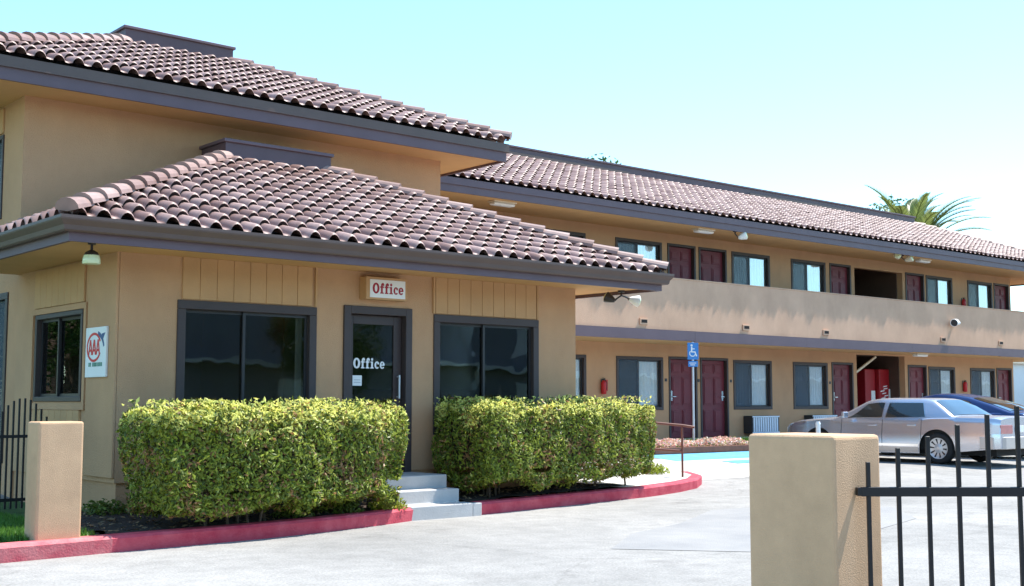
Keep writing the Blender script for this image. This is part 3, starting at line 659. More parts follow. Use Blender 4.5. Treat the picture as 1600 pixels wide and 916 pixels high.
for i, (x0, x1) in enumerate(wins):
    for k, z in enumerate((1.18, 3.94)):
        cs = ((.0, .46, 'curtain_grey'), (.5, 1.0, 'curtain')) if not (k == 0 and i == 1) else ((.55, 1.0, 'curtain'),)
        window(wing, 'y', x0, x1, z, z+1.25, WY, trim=.075, curtains=cs, glass=M['clearglass'])
# number plates and door-side boxes
for x in (21.88, 23.06, 24.28, 28.48):
    b = MB(); b.box(x-.035, x+.035, WY-.012, WY-.001, 1.86, 1.93); b.build('number_plate', M['alu'], wing)
# walkway, balcony slab, parapet, trim
b = MB(); b.box(WX0, 41, 18.62, WY+.001, .1, G0-.002); b.build('walkway', M['concrete'], wing)
b = MB(); b.box(WX0, stair[0], 18.64, WY-.001, 2.74, F1-.03); b.box(stair[0], stair[1], 18.64, WY-.001, 2.74, F1-.03); b.box(stair[1], 40.8, 18.64, WY-.001, 2.74, F1-.03); b.box(WX1+.001, 40.8, WY, 27, 2.74, F1-.03)
b.build('balcony_slab', M['soffit'], wing)
PX = 40.9
sweep([(WX0, 18.6, 0), (PX, 18.6, 0), (PX, 27, 0)], [(0, 2.975), (0, 4.13), (-.16, 4.13), (-.16, 2.975)]).build('parapet', M['parapet'], wing)
sweep([(WX0, 18.6, 0), (PX, 18.6, 0), (PX, 27, 0)], [(.012, 4.132), (.012, 4.16), (-.172, 4.16), (-.172, 4.132)]).build('parapet_cap', M['parapet'], wing, bevel=.006)
tb = MB(); x = WX0
while x < PX:                                   # trim boards, butted, a few a little proud
    x2 = min(PX, x+random.choice((3.6, 4.2, 4.8))); o = random.uniform(.03, .042); tb.box(x+.003, x2-.003, 18.6-o, 18.64, 2.74+random.uniform(-.012, .008), 2.97); x = x2
tb.build('balcony_trim', M['fascia'], wing)
for x in (19.64, 23.16, 26.35, 31.93, 35.18, 15.9):
    b = MB(); b.box(x-.13, x+.13, 18.565, 18.599, 3.06, 3.20); o = b.build('scupper', M['parapet'], wing, bevel=.006)
    b = MB(); b.box(x-.09, x+.09, 18.560, 18.5645, 3.10, 3.17); b.build('scupper_hole', M['stain'], o)
# stair recess: landing, sloping stair with its soffit, dark back
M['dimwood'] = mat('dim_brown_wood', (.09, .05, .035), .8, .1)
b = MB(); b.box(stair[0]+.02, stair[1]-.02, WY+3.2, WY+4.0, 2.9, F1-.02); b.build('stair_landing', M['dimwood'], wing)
b = MB(); n = 14; st_p = [(stair[0]+.05, G0)]
for i in range(n): st_p += [(stair[0]+.05+.155*i, G0+.17*(i+1)), (stair[0]+.05+.155*(i+1), G0+.17*(i+1))]
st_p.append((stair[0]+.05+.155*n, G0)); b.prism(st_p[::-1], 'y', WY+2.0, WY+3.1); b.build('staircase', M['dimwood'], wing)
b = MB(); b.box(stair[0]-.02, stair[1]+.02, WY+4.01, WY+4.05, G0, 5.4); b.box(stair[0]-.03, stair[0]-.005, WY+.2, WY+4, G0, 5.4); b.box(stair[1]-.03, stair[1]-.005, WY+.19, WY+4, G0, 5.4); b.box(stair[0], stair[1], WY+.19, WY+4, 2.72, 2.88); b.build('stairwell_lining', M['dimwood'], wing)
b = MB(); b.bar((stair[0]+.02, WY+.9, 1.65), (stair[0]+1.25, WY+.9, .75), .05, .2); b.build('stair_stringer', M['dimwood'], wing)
b = MB(); b.bar((stair[0]+.05, WY+.10, 2.18), (stair[0]+1.1, WY+.10, 2.66), .05, .06); b.build('brace', M['offwhite'], wing)
# roof
QX0, QX1, QY, QY2, QZ, QR, QS = 12.0, 41.0, 18.45, 30.2, 5.68, 4.0, .40
b = MB(); b.box(QX0, QX1-.03, QY+.03, QY2-.03, 5.43, 5.46); b.build('soffit', M['soffit'], wing)
path = [(13.2, QY, 0), (QX1, QY, 0), (QX1, QY2, 0)]
sweep(path, [(-.04, 5.385), (0, 5.385), (0, 5.61), (-.04, 5.61)]).build('fascia', M['fascia'], wing)
sweep(path, [(.002, 5.53), (.03, 5.53), (.03, 5.665), (.002, 5.665)]).build('drip_board', M['fascia'], wing)
b = MB(); hip_deck(b, QX0-4, QX1, QY, QY2, QZ-.03, QR, QS); rd = b.build('roof', M['deck'], wing)
place_slope('front_tiles', rd, (13.1, QY, QZ), (1, 0), (0, 1), QX1-13.1, QR, QS, 0, 1, 7)
place_slope('side_tiles', rd, (QX1, QY, QZ), (0, 1), (-1, 0), QY2-QY, QR, QS, 1, 1, 8)
zt = QZ+QR*QS
hip_tiles('hip_tiles', rd, [((QX1+.03, QY-.03, QZ+.06), (QX1-QR-.05, QY+QR+.05, zt+.06))], M['tile'])
curb(wing, 13.0, QX1-QR, QY+QR, QY2-QR, zt, zt+.27)
for (x0, x1) in ((18.0, 23.2), (28.2, 33.0)):     # flashing strips along the curb, a shade lighter
    b = MB(); b.box(x0, x1, QY+QR-.05, QY+QR-.037, zt+.02, zt+.15); b.build('flashing', M['gutter'], wing)
for r_ in (off, upb, wing): settle(r_)

# ------------------------------------------------------------------ things fixed to or standing by the buildings
def flood(name, label, loc, rz, heads, group=None):
    """ceiling-mounted lamp: canopy plate, stem, and bell/box heads"""
    t = thing(name, label, 'flood light', loc, rz, group)
    b = MB(); b.tube([(0,0,0), (0,0,-.03)], [.055,.05], 14); b.tube([(0,0,-.03), (0,0,-.085)], .016, 8); b.build('mount', M['alu'], t)
    for (dx, dy, dz, yawd, tilt, big, m) in heads:
        Mx = Matrix.Translation((dx, dy, dz)) @ Matrix.Rotation(R(yawd), 4, 'Z') @ Matrix.Rotation(R(tilt), 4, 'X')
        b = MB(); b.tube([(0,0,0), (0,-.05,0), (0,-.13*big,0), (0,-.15*big,0)], [.03*big,.055*big,.085*big,.088*big], 16)
        me = b.mesh('lamp_head'); me.transform(Mx); h = meshobj('lamp_head', me, M[m], t)
        b = MB(); b.tube([(0,-.145*big,0), (0,-.17*big,0)], [.082*big,.06*big], 16); me = b.mesh('lens'); me.transform(Mx); meshobj('lens', me, M['lens'], h)
        b = MB(); b.tube([(0,0,-.075), (dx*.7,dy*.7,dz*.8), (dx,dy,dz)], .013, 8); b.build('arm', M['alu'], t)
    return t
def soffit_lantern():
    t = thing('soffit_light', 'small bell shaped lamp with pale glass under the office corner eave', 'lamp', (4.88, 12.42, 3.02))
    b = MB(); b.tube([(0,0,0),(0,0,-.025)], .05, 14); b.tube([(0,0,-.02),(0,0,-.10)], .018, 8); b.tube([(0,0,-.09),(0,0,-.115),(0,0,-.15)], [.03,.075,.095], 18); b.build('housing', M['alu'], t)
    b = MB(); b.tube([(0,0,-.148),(0,0,-.19),(0,0,-.245),(0,0,-.25)], [.094,.108,.112,.10], 20); b.build('lamp_shade', M['lens'], t); t.scale = (.82, .82, .9)
soffit_lantern()
flood('flood_light', 'twin headed flood light under the right end of the office eave', (13.0, 12.75, 3.02), 0, [(-.14, 0, -.16, -150, -25, .95, 'alu'), (.16, .0, -.12, 60, 12, 1.0, 'white')])
flood('flood_light', 'single white flood light under the wing eave above the upper maroon doors', (22.85, 18.62, 5.43), 0, [(.12, 0, -.16, 40, -20, 1.25, 'white')])
flood('flood_light', 'pair of cream flood lights under the wing eave above the stair opening', (30.2, 18.75, 5.43), 0, [(-.2, 0, -.10, -60, -20, 1.2, 'offwhite'), (.15, 0, -.14, 20, -20, 1.3, 'offwhite')])
def soffit_disc(x, y, z, label):
    t = thing('ceiling_light', label, 'lamp', (x, y, z)); b = MB(); b.box(-.30, .30, -.11, .11, -.03, 0); b.build('housing', M['offwhite'], t, bevel=.006)
    b = MB(); b.box(-.28, .28, -.09, .09, -.09, -.031); b.build('diffuser', M['white'], t, bevel=.03)
soffit_disc(15.9, 18.95, 5.43, 'pale boxed ceiling light under the wing eave nearest the office roof')
soffit_disc(22.1, 18.95, 5.43, 'pale boxed ceiling light beside the single white flood light')
soffit_disc(31.4, 19.0, 2.74, 'pale boxed ceiling light over the vending machines')
soffit_disc(31.6, 18.95, 5.43, 'pale boxed ceiling light right of the pair of cream flood lights')
t = thing('flood_light', 'white bullet flood light on the outside of the balcony parapet', 'flood light', (32.46, 18.6, 3.60))
b = MB(); b.tube([(0,-.001,0),(0,-.04,0)], .06, 12); b.tube([(0,-.03,0),(0,-.12,.03)], .02, 8); b.build('mount', M['white'], t)
b = MB(); b.tube([(.10,-.16,.02),(-.02,-.15,.05),(-.16,-.16,.02),(-.18,-.165,.015)], [.05,.085,.11,.11], 14); h = b.build('lamp_head', M['white'], t)
b = MB(); b.tube([(-.175,-.164,.016),(-.19,-.166,.012)], [.105,.09], 14); b.build('lens', M['acdark'], h)

t = thing('office_sign', 'white boxed sign with red word above the glazed office door', 'sign', (8.865, OY, 2.805)); t.scale = (.95, 1, .95)
b = MB(); b.box(-.33, .33, -.16, -.001, -.15, .15); b.build('cabinet', M['siding'], t, bevel=.008)
b = MB(); b.box(-.275, .295, -.166, -.161, -.125, .115); fp = b.build('face_panel', M['white'], t, bevel=.003)
lo = office_word(-.235, -.07, .50, .145).build('lettering', M['redletter'], t); lo.location.y = -.1665
# approval plaque on the side wall near the corner (faces -x)
t = thing('motor_club_sign', 'white plaque with red lettered emblem on the tan corner of the office', 'sign', (OX0-.036, 13.46, 1.93), R(-90))
b = MB(); b.box(-.29, .29, -.03, 0, -.28, .28); b.build('plate', M['white'], t, bevel=.006)
k = Ink(); f = lambda p: p
def bigA(x, z, h, wd):
    k.poly([(x, z), (x+wd*.24, z), (x+wd*.58, z+h), (x+wd*.36, z+h)], f); k.poly([(x+wd*.42, z+h), (x+wd*.64, z+h), (x+wd, z), (x+wd*.74, z)], f); k.poly([(x+wd*.26, z+h*.22), (x+wd*.74, z+h*.22), (x+wd*.70, z+h*.38), (x+wd*.30, z+h*.38)], f)
for i in range(3): bigA(-.20+i*.108, -.03, .17, .118)
k.ring(-.04, .055, .205, .165, .178, .137, 25, 335, f, 30)
o = k.b.build('lettering', M['aaared'], t); o.location.y = -.031
k = Ink(); k.ring(.02, .02, .235, .215, .205, .165, 78, 12, f, 12); k.poly([(.20, .13), (.27, .21), (.17, .2)], f); o = k.b.build('swoosh', M['aaablue'], t); o.location.y = -.031
k = Ink(); x = -.18
for wd in (.04, .028, 0, .034, .034, .034, .03, .034, .034, .04):
    if wd: k.poly([(x, -.16), (x+wd*.75, -.16), (x+wd*.75, -.115), (x, -.115)], f)
    x += wd+.006 if wd else .03
o = k.b.build('small_lettering', M['aaagreen'], t); o.location.y = -.031

def extinguisher(x, z, label):
    t = thing('fire_extinguisher', label, 'fire extinguisher', (x, WY, z), 0, 'red fire extinguishers on the wing walls')
    t.scale = (.72, .8, .72); b = MB(); b.tube([(0,-.10,-.24),(0,-.10,-.22),(0,-.10,.12),(0,-.10,.18),(0,-.10,.20)], [.06,.08,.08,.05,.02], 14); b.build('cylinder', M['red'], t)
    b = MB(); b.box(-.03,.03,-.13,-.07,.2,.24); b.bar((0,-.16,.25),(0,-.06,.27),.02,.015); b.tube([(.03,-.12,.22),(.10,-.14,.12),(.10,-.13,-.10)], .012, 6); b.build('valve', M['black'], t)
    b = MB(); b.box(-.02,.02,-.02,-.001,-.2,.25); b.build('bracket', M['alu'], t)
    b = MB(); b.box(.09,.26,-.03,-.001,-.14,.22); b.build('notice_plate', M['red'], t, bevel=.004)
extinguisher(19.72, 1.72, 'red fire extinguisher on the ground floor wall just above the right hedge')
extinguisher(35.42, 1.85, 'red fire extinguisher on the ground floor wall above the parked cars')
extinguisher(35.5, 4.42, 'red fire extinguisher on the upper balcony wall between two windows')
def ac(x0, x1, label):
    t = thing('air_conditioner', label, 'air conditioner', ((x0+x1)/2, WY, .58), 0, 'wall air conditioners below the ground floor windows'); W = (x1-x0)/2
    b = MB(); b.box(-W, W, -.28, -.001, 0, .44); b.build('case', M['acdark'], t, bevel=.012)
    b = MB(); n = 11
    for i in range(n):
        xa = -W+.04+(2*W-.08)*i/n; b.box(xa, xa+(2*W-.08)/n-.035, -.30, -.281, .04, .40)
    b.box(-W+.005, W-.005, -.296, -.281, .404, .436); b.box(-W+.005, W-.005, -.296, -.281, .004, .036); b.build('grille', M['acwhite'], t)
ac(24.75, 25.85, 'grey louvred wall air conditioner left of the silver car, fully in view')
ac(27.27, 28.37, 'grey louvred wall air conditioner half hidden by the silver car bonnet')
def vending(x, y, label, kind):
    t = thing('vending_machine', label, 'vending machine', (x, y, G0), 0, 'red vending machines in the stair opening')
    b = MB(); b.box(-.26,.26,0,.7,.06,1.83); b.build('cabinet', M['machinered'], t, bevel=.02)
    b = MB(); b.box(-.25,.25,.05,.65,0,.06); b.build('base', M['black'], t)
    if kind == 0:
        b = MB(); b.box(.02,.22,-.012,-.001,.75,1.20); b.build('selection_panel', M['white'], t, bevel=.006)
        b = MB(); b.box(-.22,-.02,-.008,-.001,.35,.6); b.build('chute', M['black'], t)
    else:
        k = Ink(); f = lambda p: p
        for i in range(9):
            a = i/8; zz = .75+a*.55; k.poly([(-.14+.10*math.sin(i*1.9), zz), (.06+.1*math.sin(i*1.9), zz+.02), (.10+.1*math.sin(i*1.9), zz+.055), (-.10+.1*math.sin(i*1.9), zz+.035)], f)
        k.b.build('script_lettering', M['white'], t)
        b = MB(); b.box(.2,.29,-.014,-.001,.7,1.25); b.build('selection_panel', M['white'], t, bevel=.005)
vending(32.55, 22.0, 'red vending machine with pale selection panel at the foot of the stairs', 0) if False else None
vending(31.36, 20.62, 'left red vending machine with small pale selection panel in stair opening', 0)
vending(31.90, 20.50, 'right red vending machine with white script marks in stair opening', 1)

# steps
st = thing('concrete_steps', 'three pale grey concrete steps between the two hedges at the office door', 'steps', (8.95, 11.7, 0))
b = MB()
pts = [(0, -.1), (0, .16), (.27, .16), (.27, .32), (.52, .32), (.52, .48), (1.30, .48), (1.30, -.1)]
b.prism([(p[0], p[1]) for p in pts], 'x', -.46, .46); b.build('flight', M['step'], st, bevel=.012)
b = MB(); b.box(.461, .60, .0, .27, -.1, .155); b.build('side_block', M['step'], st, bevel=.01); 
st.location = (8.93, 11.74, 0)

# ------------------------------------------------------------------ hedges
def leaves(n, P, N, size, mi, jitter=.9):
    a = rng.normal(size=(n, 3)); nn = N+jitter*a/np.linalg.norm(a, axis=1, keepdims=True); nn /= np.linalg.norm(nn, axis=1, keepdims=True)
    u = np.cross(nn, rng.normal(size=(n, 3))); u /= np.linalg.norm(u, axis=1, keepdims=True); v = np.cross(nn, u)
    s = size[:, None]; bend = nn*s*.25
    V = np.empty((n*4, 3)); V[0::4] = P-u*s+bend*0; V[1::4] = P+v*s*.45-bend; V[2::4] = P+u*s; V[3::4] = P-v*s*.45-bend
    return V, np.arange(n*4).reshape(-1, 4)
def n3(P, sc, off=0):
    return np.array([mnoise.noise(Vector((p[0]*sc+off, p[1]*sc, p[2]*sc))) for p in P])
def hedge(label, pts, depth, z0, z1, n, seed):
    """pts: front line left->right (x,y); hedge extends 'depth' in +y"""
    t = thing('hedge', label, 'hedge', (pts[0][0], pts[0][1], .15)); x0, x1 = pts[0][0], pts[-1][0]; W = x1-x0; H = z1-z0
    xs = [p[0] for p in pts]; ys = [p[1] for p in pts]
    area = np.array([W*H*1.6, W*H*.35, depth*H*1.2, depth*H*1.2, W*depth*1.5, W*depth*.5]); cnt = (n*area/area.sum()).astype(int)
    PP = []; NN = []
    for k, c in enumerate(cnt):
        a = rng.random(c); b = rng.random(c)
        if k == 0: p = np.stack([a*W, 0*a, b*H], 1); nv = (0, -1, .25)
        if k == 1: p = np.stack([a*W, 0*a+depth, b*H], 1); nv = (0, 1, .25)
        if k == 2: p = np.stack([0*a, a*depth, b*H], 1); nv = (-1, 0, .25)
        if k == 3: p = np.stack([0*a+W, a*depth, b*H], 1); nv = (1, 0, .25)
        if k == 4: p = np.stack([a*W, b*depth, 0*a+H], 1); nv = (0, 0, 1)
        if k == 5: p = np.stack([a*W, b*depth, 0*a], 1); nv = (0, 0, -1)
        PP.append(p); NN.append(np.tile(nv, (c, 1)).astype(float))
    P = np.concatenate(PP); N = np.concatenate(NN); m = len(P)
    # round the corners, pull the foot in, sink a share of the leaves below the surface, wobble the outline
    c = np.array([W/2, depth/2, H/2]); q = (P-c)/np.array([W/2, depth/2, H/2]); fx = np.abs(q[:, 0]); 
    rr = np.maximum(0, np.abs(P-c)-(c-.11)); ln = np.linalg.norm(rr, axis=1); over = np.maximum(0, ln-.11); sg = np.sign(P-c)
    P -= sg*rr/np.maximum(ln[:, None], 1e-6)*over[:, None]
    lump = n3(P, 1.7, seed)*.10+n3(P, 5, seed)*.06
    dep = np.where(rng.random(m) < .7, rng.exponential(.03, m), rng.uniform(0, .22, m))
    P += N/np.linalg.norm(N, axis=1, keepdims=True)*(lump-dep)[:, None]
    foot = np.clip(1-P[:, 2]/(.5*H), 0, 1); P[:, 1] += foot**1.5*.07*(1-P[:, 1]/depth*2); P[:, 0] += foot**1.5*.06*np.where(P[:, 0] < W/2, 1, -1)*(np.abs(q[:, 0]) > .8)
    P[:, 2] += np.where(P[:, 2] < .2*H, n3(P*np.array([1, 1, 0]), 2.5, seed+5)*.14, 0)
    # top sprouts
    ns = 900; px = rng.random(ns)*W; py = rng.random(ns)*depth; sp = np.stack([px, py, H+n3(np.stack([px, py, 0*px], 1), 1.7, seed)*.05+rng.uniform(0, .09, ns)], 1)
    P = np.concatenate([P, sp]); N = np.concatenate([N, rng.normal(size=(ns, 3))*.8+np.array([0, -.3, .5])]); m = len(P)
    hz = P[:, 2]/H; r = rng.random(m); cl = n3(P, 3.2, seed+9); mi = np.zeros(m, int)
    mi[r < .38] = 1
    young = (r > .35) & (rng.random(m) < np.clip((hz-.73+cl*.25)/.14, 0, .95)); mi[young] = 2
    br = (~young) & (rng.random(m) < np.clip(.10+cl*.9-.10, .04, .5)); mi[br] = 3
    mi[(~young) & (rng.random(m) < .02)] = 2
    P = P+np.stack([np.full(m, x0), np.interp(P[:, 0]+x0, xs, ys), np.full(m, z0)], 1)
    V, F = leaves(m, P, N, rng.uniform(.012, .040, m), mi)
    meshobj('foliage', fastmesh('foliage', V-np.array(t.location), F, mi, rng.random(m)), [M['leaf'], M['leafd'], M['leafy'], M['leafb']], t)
    b = MB(); e = .20; vs = []; K = 16                      # dense twiggy heart
    for i in range(K+1):
        x = x0+e+(W-2*e)*i/K; yy = np.interp(x, xs, ys)
        for (dy, z, s) in ((e+.08, z0+.22, 1), (e, z0+.5*H, 1), (e, z1-e*.8, 1), (depth-e, z1-e*.8, 1), (depth-e, z0+.5*H, 1), (depth-e-.08, z0+.22, 1)): vs.append((x-t.location.x, yy+dy-t.location.y, z-t.location.z+.03*mnoise.noise((x*4, dy*9, z*5))))
    fs = [(i*6+j, i*6+(j+1) % 6, (i+1)*6+(j+1) % 6, (i+1)*6+j) for i in range(K) for j in range(6)]; b.add(vs, fs); b.add(vs[:6], [tuple(range(6))]); b.add(vs[-6:], [tuple(range(6))]); b.build('twigs', M['twig'], t)
    for i in range(int(W*4)):
        b = MB()
        x = x0+.15+(W-.3)*random.random(); yy = np.interp(x, xs, ys)+depth*random.uniform(.35, .65); p = Vector((x, yy, .1))-t.location
        b.tube([p, p+Vector((random.uniform(-.1, .1), random.uniform(-.1, .1), z0+.3))], [.016, .008], 6); b.build('stem', M['bark'], t)
    return t
hedge('clipped green hedge with yellow tips in front of the left office window', [(5.10, 10.98), (6.2, 10.98), (7.2, 11.14), (8.24, 11.48)], 1.2, .30, 1.31, 42000, 3)
hedge('clipped green hedge with yellow tips right of the concrete steps', [(9.60, 11.68), (10.6, 11.80), (11.8, 11.98), (13.30, 12.32)], 1.2, .34, 1.355, 42000, 8)
def small_plant(loc, label, n=500, r=.22, m='leaf'):
    t = thing('low_plant', label, 'plant', loc); P = rng.normal(size=(n, 3)); P /= np.linalg.norm(P, axis=1, keepdims=True); N = P.copy(); P = P*np.array([r*1.3, r, r*.8])*rng.uniform(.4, 1, n)[:, None]; P[:, 2] = np.abs(P[:, 2])
    V, F = leaves(n, P, N, rng.uniform(.02, .04, n), None); meshobj('foliage', fastmesh('foliage', V, F, None, rng.random(n)), M[m], t)
    b = MB(); b.tube([(0, 0, -.04), (.01, 0, r*.7)], [.010, .004], 6); b.build('stem', M['bark'], t)
small_plant((8.2, 11.82, .15), 'small leafy plant at the foot of the left hedge beside the steps', 420, .2, 'leaf')
small_plant((5.25, 13.2-.35, .15), 'dark leafy shrub in the shade behind the left pillar', 500, .26, 'leafd')
small_plant((14.95, 13.9, .22), 'small green plant at the foot of the brown handrail', 340, .2, 'leaf')
for i, (x, y) in enumerate(((7.55, 11.75), (6.9, 11.72))): small_plant((x, y, .14), ('low dark ground plant under the right half of the left hedge', 'low dark ground plant under the middle of the left hedge')[i], 350, .2, 'leafd')

# ------------------------------------------------------------------ pillars, gates, rails
def pillar(label, x, y, wx, wy, z0, z1):
    t = MB(); r = .02; n = 8; vs = []
    b = MB(); b.box(0, wx, 0, wy, z0, z1); o = b.build('gate_pillar', M['pillar'], None, bevel=.022, seg=3); o.location = (x, y, 0); tag(o, label, 'pillar', 'stucco gate pillars'); return o
pillar('far stucco gate pillar standing on the red kerb left of the left hedge', 3.94, 11.12, .41, .30, .1, 1.20)
RP = (5.02, 3.515)
pillar('near stucco gate pillar in the right foreground beside the black bar gate', RP[0], RP[1], .40, .52, -.05, 1.217)
# driveway gate: perpendicular to the view, hinged on the near pillar
def drive_gate():
    p0 = Vector((5.20, 3.475, 0)); d = Vector((.761, -.649, 0)).normalized()
    t = thing('driveway_gate', 'black iron driveway gate with vertical bars hinged on the near stucco pillar', 'gate', p0, math.atan2(d.y, d.x))
    b = MB(); N = 20; sp = .1465; b.bar((-.01, 0, .945), (N*sp, 0, .945), .036, .045); b.build('rail', M['black'], t, bevel=.003)
    b = MB(); b.bar((-.01, 0, .12), (N*sp, 0, .12), .036, .045); b.build('rail', M['black'], t, bevel=.003)
    for i in range(N):
        x = .026+i*sp; a = (i-9.5)/9.5; top = 1.56-.46*a*a
        top = {0: 1.088, 1: 1.156, 2: 1.212, 3: 1.268, 4: 1.318, 5: 1.36, 6: 1.395}.get(i, 1.42-.0*i)
        if i > 9: top = {19: 1.088, 18: 1.156, 17: 1.212, 16: 1.268, 15: 1.318, 14: 1.36, 13: 1.395}.get(i, 1.42)
        b = MB(); b.box(x-.0098, x+.0098, -.0098, .0098, .05, top); b.build('bar', M['black'], t, bevel=.002, seg=1)
    b = MB(); b.box(-.03, .02, -.016, .03, .925, .965); b.build('hinge', M['black'], t, bevel=.004)
drive_gate()
def side_gate():
    t = thing('side_gate', 'black arched iron side gate behind the far left pillar', 'gate', (4.0, 14.3, .14)); W = 1.18; n = 19
    for i in range(n):
        x = .03+(W-.06)*i/(n-1); a = (x-.88)/.30; top = 1.02+.26*max(-.35, 1-a*a); b = MB(); b.box(x-.010, x+.010, -.010, .010, .04, top); b.build('bar', M['black'], t)
    for z in (.12, .83):
        b = MB(); b.box(0, W, -.016, .016, z, z+.035); b.build('rail', M['black'], t)
side_gate()
hr = thing('handrail', 'brown painted pipe handrail at the rounded end of the red kerb', 'handrail', (14.92, 13.3, .17))
A = Vector((0, 0, 0)); D = Vector((-1.15, 1.35, .0))
b = MB(); b.tube([A, A+Vector((0, 0, .80))], .018, 10); b.build('post', M['railbrown'], hr)
b = MB(); b.tube([A+Vector((D.x, D.y, -.02)), A+D+Vector((0, 0, .98))], .022, 10); b.build('post', M['railbrown'], hr)
b = MB(); b.tube([Vector((.16, -.12, .80)), A+Vector((0, 0, .83)), A+D+Vector((0, 0, .99))], .021, 10); b.build('rail', M['railbrown'], hr)
b = MB(); b.tube([A+Vector((0, 0, .42)), A+D+Vector((0, 0, .54))], .02, 10); b.build('rail', M['railbrown'], hr)
# planter with pebbles
pl = thing('planter', 'low red brown timber planter of pink flowers in front of the maroon doors', 'planter', (21.0, 18.0, .28))
b = MB(); b.box(-1.9, 1.35, -.22, -.16, 0, .13); b.box(-1.9, 1.35, .42, .48, 0, .13); b.box(-1.9, -1.84, -.159, .419, 0, .13); b.box(1.29, 1.35, -.159, .419, 0, .13); b.build('edging', M['wood'], pl, bevel=.006)
b = MB(); b.box(-1.839, 1.289, -.159, .419, 0, .10); b.build('soil', M['soil'], pl)
n = 5200; P = np.stack([rng.uniform(-1.86, 1.31, n), rng.uniform(-.18, .44, n), np.zeros(n)], 1); P[:, 2] = .10+np.abs(n3(P, 2.6, 4))*.16+rng.uniform(0, .12, n); N = rng.normal(size=(n, 3))*.5+np.array([0, -.3, 1])
mi = rng.choice(4, n, p=[.36, .33, .19, .12]); V, F = leaves(n, P, N, rng.uniform(.018, .04, n), mi)
o = meshobj('flowers', fastmesh('flowers', V, F, mi, rng.random(n)), [leafmat('pink_petal', (.80, .38, .34), .3), leafmat('peach_petal', (.85, .55, .42), .3), leafmat('cream_petal', (.85, .78, .70), .3), M['leaf']], pl); tag(o, kind='stuff')
# accessible parking sign
sg = thing('parking_sign', 'blue accessible parking sign on a slim grey post by the planter', 'sign', (21.05, 18.42, .3))
b = MB(); b.tube([(0,0,0),(0,0,2.42)], .028, 10); b.build('post', M['steel'], sg)
sg.rotation_euler.z = R(-38)
b = MB(); b.box(-.125, .125, -.045, -.035, 2.02, 2.40); p1 = b.build('sign_plate', M['bluesign'], sg, bevel=.002)
b = MB(); b.box(-.11, .11, -.045, -.035, 1.86, 1.99); p2 = b.build('sign_plate', M['bluesign'], sg, bevel=.002)
k = Ink(); f = lambda p: (p[0], p[1]); k.ring(-.01, 2.16, .075, .075, .055, .055, 130, 400, f, 20); k.poly(ellipse(-.03, 2.34, .025, .025, 0, 340, 10), f); k.poly([(-.045, 2.18), (-.015, 2.18), (-.015, 2.31), (-.045, 2.31)], f)
k.poly([(-.04, 2.18), (.05, 2.18), (.05, 2.205), (-.04, 2.205)], f); k.poly([(.03, 2.19), (.055, 2.195), (.095, 2.10), (.07, 2.09)], f); k.poly([(-.03, 2.25), (.04, 2.25), (.04, 2.27), (-.03, 2.27)], f)
o = k.b.build('wheelchair_symbol', M['white'], sg); o.location.y = -.0455
k = Ink()
for (zz, a0, a1) in ((1.94, -.08, .08), (1.90, -.06, .06)):
    x = a0
    while x < a1-.01: k.poly([(x, zz-.012), (x+.014, zz-.012), (x+.014, zz+.014), (x, zz+.014)], f); x += .022
o = k.b.build('small_lettering', M['white'], sg); o.location.y = -.0455
t = thing('marker_post', 'slim white marker post seen just over the near pillar top', 'post', (16.6, 11.9, 0)); b = MB(); b.tube([(0,0,0),(0,0,1.02)], .035, 10); b.build('shaft', M['white'], t); b = MB(); b.tube([(0,0,1.02),(0,0,1.06)], [.042,.03], 10); b.build('cap', M['white'], t)

